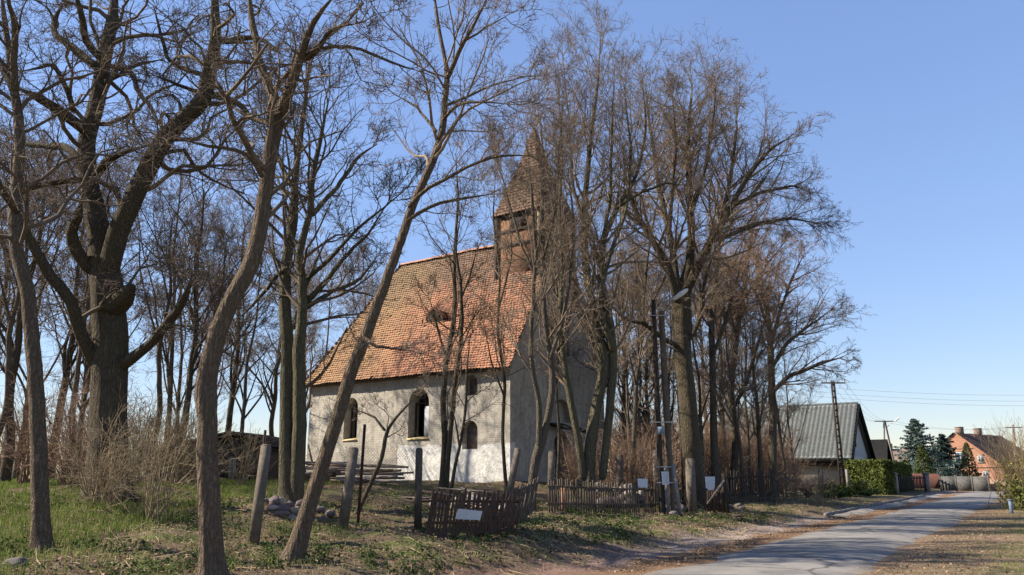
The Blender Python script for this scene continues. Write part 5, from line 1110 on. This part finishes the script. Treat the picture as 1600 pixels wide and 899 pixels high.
r3 = at(1471, 767, 69); r4 = at(1547, 768, 66)
for p in (r3, r4): p.z = h1(p.x, p.y)
wfence(r3, r4, 1.25, 3, .1, B['greyfence'], 'grey concrete panel fence before the brick house', solid=True)
r5 = at(1549, 768, 66.5); r6 = at(1585, 768, 65)
for p in (r5, r6): p.z = h1(p.x, p.y)
wfence(r5, r6, 1.05, 16, .1, plain('pale_fence', (.30, .20, .14), .3, 4, .9), 'low pale picket fence between grey panels and the tan bush', posts=False)

# ------------------------------------------------------------------ stones, logs, planks, rubble
def rock(p, s, label, group, rs, mat='stone', name='stone'):
    bm = bmesh.new(); bmesh.ops.create_icosphere(bm, subdivisions=3, radius=1); sc = rs.uniform(.75, 1.15, 3) * np.array([1.1, 1, .72]); sd = rs.uniform(0, 50)
    for v in bm.verts:
        c = np.array(v.co); k = 1 + (float(fbm(c[0] * 1.1 + sd, c[1] * 1.1, 5, 2)) + float(fbm(c[1] * 1.1 + sd, c[2] * 1.3, 6, 2)) - 1) * .6; v.co = Vector(c * sc * k * s)
    me = bpy.data.meshes.new(name); bm.to_mesh(me); bm.free(); me.polygons.foreach_set('use_smooth', [True] * len(me.polygons)); me.materials.append(B[mat])
    o = bpy.data.objects.new(name, me); col.objects.link(o); o.location = p; o.rotation_euler = (rs.uniform(-.2, .2), rs.uniform(-.2, .2), rs.uniform(0, 6)); tag(o, label, 'stone', group)
B['stone_dark'] = plain('stone_dark', (.13, .105, .10), .4, 5, .9, bump=.5); B['stone_tan'] = plain('stone_tan', (.33, .26, .19), .35, 5, .9, bump=.5)
rs = np.random.default_rng(9)
for q, (px, py, s, mt) in enumerate(((428, 800, 15, 'stone_dark'), (418, 790, 12, 'stone_dark'), (440, 803, 16, 'stone_dark'), (436, 798, 11, 'stone_tan'), (462, 802, 12, 'stone_tan'), (452, 795, 13, 'stone_dark'), (470, 796, 13, 'stone_dark'), (458, 814, 12, 'stone'), (440, 815, 17, 'stone_dark'), (425, 810, 11, 'stone'), (472, 808, 12, 'stone_dark'), (505, 808, 12, 'stone_dark'), (516, 802, 10, 'stone_dark'), (500, 797, 11, 'stone_dark'), (487, 790, 10, 'stone'))):
    p = at(px, py, 16.5 + (815 - py) * .06); sz = s * mpp(py, p.y) * .72; p.z = h1(p.x, p.y) + sz * (.35 + .55 * ((q * 7) % 3 == 0))
    rock(p, sz, 'field stone in the heap beside the mossy twin trunks', 'field stones heaped by the twin trunk tree', rs, mt)
p = gp(26, 885); rock(p + Vector((0, 0, .0)), .13, 'single grey boulder half sunk in the grass at the lower left', None, rs, 'stone_dark')
for px, py, s in ((1063, 799, .2), (1052, 806, .13), (1125, 797, .18), (1140, 795, .16), (1155, 793, .17), (1160, 796, .12), (1094, 801, .13)):
    p = gp(px, py); rock(p + Vector((0, 0, s * .3)), s, 'rough stone at the foot of the bank by the lime tree', 'stones at the bank foot by the lime tree', rs, 'stone_dark')
# stacked poles and sticks along the church wall
for q in range(40):
    px = rs.uniform(478, 615); dd = 30 - (px - 478) / 132 * 2.5 + rs.uniform(-.5, .5); p = at(px, 760, dd); p.z = h1(p.x, p.y) + .06 + .10 * (q % 7); a_ = rs.normal(-.45, .22); ln = rs.uniform(1.2, 2.6); v = Vector((math.cos(a_), math.sin(a_), rs.normal(0, .06))) * ln / 2
    o = mk('log', capcyl(tuple(-v), tuple(v), rs.uniform(.03, .06), rs.uniform(.025, .05), 7), B['twig_brown' if q % 3 else 'grey_wood'], loc=p); tag(o, 'cut pole lying in the wood pile along the church wall', 'log', 'cut poles piled by the church wall')
for q in range(9):
    px = rs.uniform(478, 500); p = at(px, 757, 30.5 + rs.uniform(0, 1)); p.z = h1(p.x, p.y); v = Vector((rs.uniform(-1.0, -.2), .1, rs.uniform(.9, 1.7)))
    o = mk('log', capcyl((0, 0, 0), tuple(v), .04, .03, 6), B['twig_pale'], loc=p); tag(o, 'pole leaning steeply at the left end of the wood pile', 'log', 'leaning poles by the wood pile')
for q in range(24):
    px = rs.uniform(675, 800); p = at(px, 770, 21 + rs.uniform(-.8, 2.0)); p.z = h1(p.x, p.y) + .1 + .3 * rs.random() * (1 - abs(px - 740) / 90); a_ = rs.uniform(-.6, .9); ln = rs.uniform(.7, 2.2); v = Vector((math.cos(a_), math.sin(a_), rs.normal(0, .16))) * ln / 2
    o = mk('plank', [bar(tuple(-v), tuple(v), rs.uniform(.06, .14), .03, (0, .3, 1))], B['grey_wood' if q % 2 else 'old_wood'], loc=p); tag(o, 'weathered board in the rubble heap behind the collapsed fence', 'plank', 'boards in the rubble heap')
for q in range(22):
    px = rs.uniform(672, 800); p = at(px, 775, 20.6 + rs.uniform(-.4, 1.6)); s = rs.uniform(.09, .2); p.z = h1(p.x, p.y) + s * .4 + .22 * rs.random()
    rock(p, s, 'rubble lump in the heap behind the collapsed fence', 'rubble lumps behind the collapsed fence', rs, ('concrete', 'stone_tan', 'stone')[q % 3], 'broken_stone')
bk_ = at(742, 762, 21.4); 
p = gp(878, 778); 
for q in range(5):
    pb = at(872 + q * 3.6, 760, fa.y + 1.0); pb.z = h1(pb.x, pb.y) + .95; 
    if q == 0: post(880, 775, 880, 762, 12, 'short brick stub behind the straight picket fence', fa.y + 1.0, 'brick', 'brick_stub')
for q in range(9):
    px = rs.uniform(925, 1000); p = at(px, 765, 27.5 + rs.uniform(0, 1)); s = rs.uniform(.13, .26); p.z = h1(p.x, p.y) + .55 + .2 * rs.random() - .1 * (q % 3); rock(p, s, 'pale rubble lump heaped behind the straight picket fence', 'pale rubble behind the straight fence', rs, 'concrete', 'broken_stone')
for q in range(14):
    p = at(rs.uniform(922, 1004), 765, 27.4 + rs.uniform(0, 1.2)); s = rs.uniform(.2, .34); p.z = h1(p.x, p.y) + .12 + .15 * rs.random(); rock(p, s, 'dark rubble lump at the base of the heap behind the straight fence', 'dark rubble behind the straight fence', rs, 'stone_dark', 'broken_stone')

# ------------------------------------------------------------------ ground cover
rq = np.random.default_rng(21)
def scatter(n, x0, x1, y0, y1, dens):
    x = rq.uniform(x0, x1, n); y = rq.uniform(y0, y1, n); k = rq.random(n) < dens(x, y); return x[k], y[k]
def infrustum(x, y): return (np.abs(x) < y * .72 + 1.5)
def blades(name, x, y, hmin, hmax, wd, t, lean=.5, droop=.35, nseg=2, mat='grass'):
    n = len(x); z = H(x, y) - .01; a = rq.uniform(0, 6.28, n); h_ = rq.uniform(hmin, hmax, n); l = np.abs(rq.normal(0, lean, n)) * h_; b = rq.uniform(0, 6.28, n)
    w_ = wd * rq.uniform(.7, 1.3, n); base = np.stack([x, y, z], 1); sd = np.stack([np.cos(a), np.sin(a), 0 * a], 1) * w_[:, None] / 2; ld = np.stack([np.cos(b), np.sin(b), 0 * b], 1)
    mid = base + ld * (l * .35)[:, None] + np.array([0, 0, 1.]) * (h_ * .6)[:, None]; tip = base + ld * l[:, None] + np.array([0, 0, 1.]) * (h_ * (1 - droop * rq.random(n)))[:, None]
    V = np.stack([base - sd, base + sd, mid + sd * .7, mid - sd * .7, tip], 1).reshape(-1, 3); k = np.arange(n)[:, None] * 5
    tag(mk(name, [(V, k + np.array([[0, 1, 2, 3]])), (V[:0], k + np.array([[3, 2, 4]]))], B[mat], attr=np.repeat(np.clip(t, 0, 1), 5)), kind='stuff')
def gm(x, y): return fbm(x * .55, y * .55, 41, 4)
def d_mound(x, y):
    s, t = st(x, y); lush = np.clip((-x - 5.0) / 2.0, 0, 1); patch = sm((gm(x, y) - .585 + .24 * lush) * 7)
    return np.where((s > 3.6) & infrustum(x, y), patch * (.25 + .75 * lush) * np.clip(16 / y, .2, 1) ** 1.3, 0)
x, y = scatter(520000, -22, 4, 6.5, 34, d_mound); blades('grass', x, y, .05, .27, .009, rq.normal(.42, .22, len(x)) + (gm(x * 2, y * 2) - .5) * .6)
def d_right(x, y):
    s, t = st(x, y); return np.where((s < -1.7) & infrustum(x, y), sm((gm(x, y) - .42 + np.clip((-s - 2.4) * .12, -.1, .35)) * 6) * np.clip(14 / y, .12, 1), 0)
x, y = scatter(260000, 4, 32, 8, 45, d_right); blades('short_grass', x, y, .025, .085, .009, rq.normal(.42, .22, len(x)) + np.clip((y - 14) * .02, 0, .35), .6)
def d_bank(x, y):
    s, t = st(x, y); return np.where((s > 3.3) & (s < 9.5) & infrustum(x, y), (.25 + .75 * sm((fbm(x * .8, y * .8, 91) - .42) * 7)) * np.clip(18 / y, .15, 1), 0)
x, y = scatter(120000, -9, 26, 8, 48, d_bank); blades('dry_grass', x, y, .04, .2, .008, rq.normal(.86, .16, len(x)), .9, .7)
# leafy weeds in clumps
def weeds():
    nx_ = 9000; x, y = scatter(nx_, -14, 14, 7.5, 33, lambda x, y: np.where((st(x, y)[0] > 3.7) & (st(x, y)[0] < 13) & infrustum(x, y), sm((fbm(x * .7 + 9, y * .7, 55) - .50 + .12 * ((st(x, y)[0] < 7) & (st(x, y)[1] > 0) & (st(x, y)[1] < 15))) * 8) * np.clip(17 / y, .2, 1), 0))  # bank weeds, thickened below the fence so their dark green stands in for shade
    m = 26; k = np.repeat(np.arange(len(x)), m); n = len(k); r = np.abs(rq.normal(0, .11, n)); a = rq.uniform(0, 6.28, n); xx = x[k] + r * np.cos(a); yy = y[k] + r * np.sin(a); zz = H(xx, yy) + rq.uniform(.01, .14, n) * np.clip(1.1 - r * 3, .2, 1)
    V, F = leafcards(rq, np.stack([xx, yy, zz], 1), np.tile(np.array([0, 0, 1.]), (n, 1)), .026, .45, 1.6); t = np.repeat(np.clip(rq.normal(.5, .25, len(x)), 0, 1), m) + rq.normal(0, .12, n)
    tag(mk('ground_ivy', [(V, F)], B['weed'], attr=np.repeat(np.clip(t, 0, 1), 4)), kind='stuff')
weeds()
def litter():
    def d(x, y):
        s, t = st(x, y); on = ((s > 1.55) | (s < -1.6)); k = np.where(s > 3.3, .2 + .7 * sm((fbm(x * .7, y * .7, 14) - .4) * 6), np.where(s > 0, .9 * sm((fbm(x * .9, y * .9, 12) - .38) * 6), .5 * np.exp(-np.clip(-s - 1.6, 0, 99) / 1.6)))
        k = np.where((s > 2.3) & (s < 3.3), k * .3, k); return np.where(on & (s < 16) & infrustum(x, y), k * np.clip(14 / y, .1, 1) ** 1.4, np.where(np.abs(s) < 1.6, .012, 0))
    x, y = scatter(520000, -16, 26, 7, 46, d); n = len(x); V, F = leafcards(rq, np.stack([x, y, H(x, y) + rq.uniform(.006, .04, n)], 1), np.tile(np.array([0, 0, 1.]), (n, 1)), .024, .32, 1.7)
    tag(mk('leaf_litter', [(V, F)], B['leaf_dead'], attr=np.repeat(rq.random(n), 4)), kind='stuff')
litter()
def twigs():
    x, y = scatter(5200, -14, 12, 7, 32, lambda x, y: np.where((st(x, y)[0] > 2.8) & (st(x, y)[0] < 15) & infrustum(x, y), np.clip(15 / y, .2, 1), 0)); n = len(x); a = rq.uniform(0, 6.28, n); l = rq.uniform(.1, .6, n) ; f = np.linspace(-.5, .5, 4)
    P = np.stack([np.stack([x + np.cos(a) * l * q + rq.normal(0, .02, n), y + np.sin(a) * l * q + rq.normal(0, .02, n)], 1) for q in f], 1); Z = H(P[:, :, 0], P[:, :, 1]) + .015 + np.abs(rq.normal(0, .03, (n, 4)))
    P = np.concatenate([P, Z[:, :, None]], 2); tag(mk('fallen_twigs', [tubes(P, np.tile(rq.uniform(.003, .009, n)[:, None], (1, 4)), 3)], B['twig_pale']), kind='stuff')
twigs()
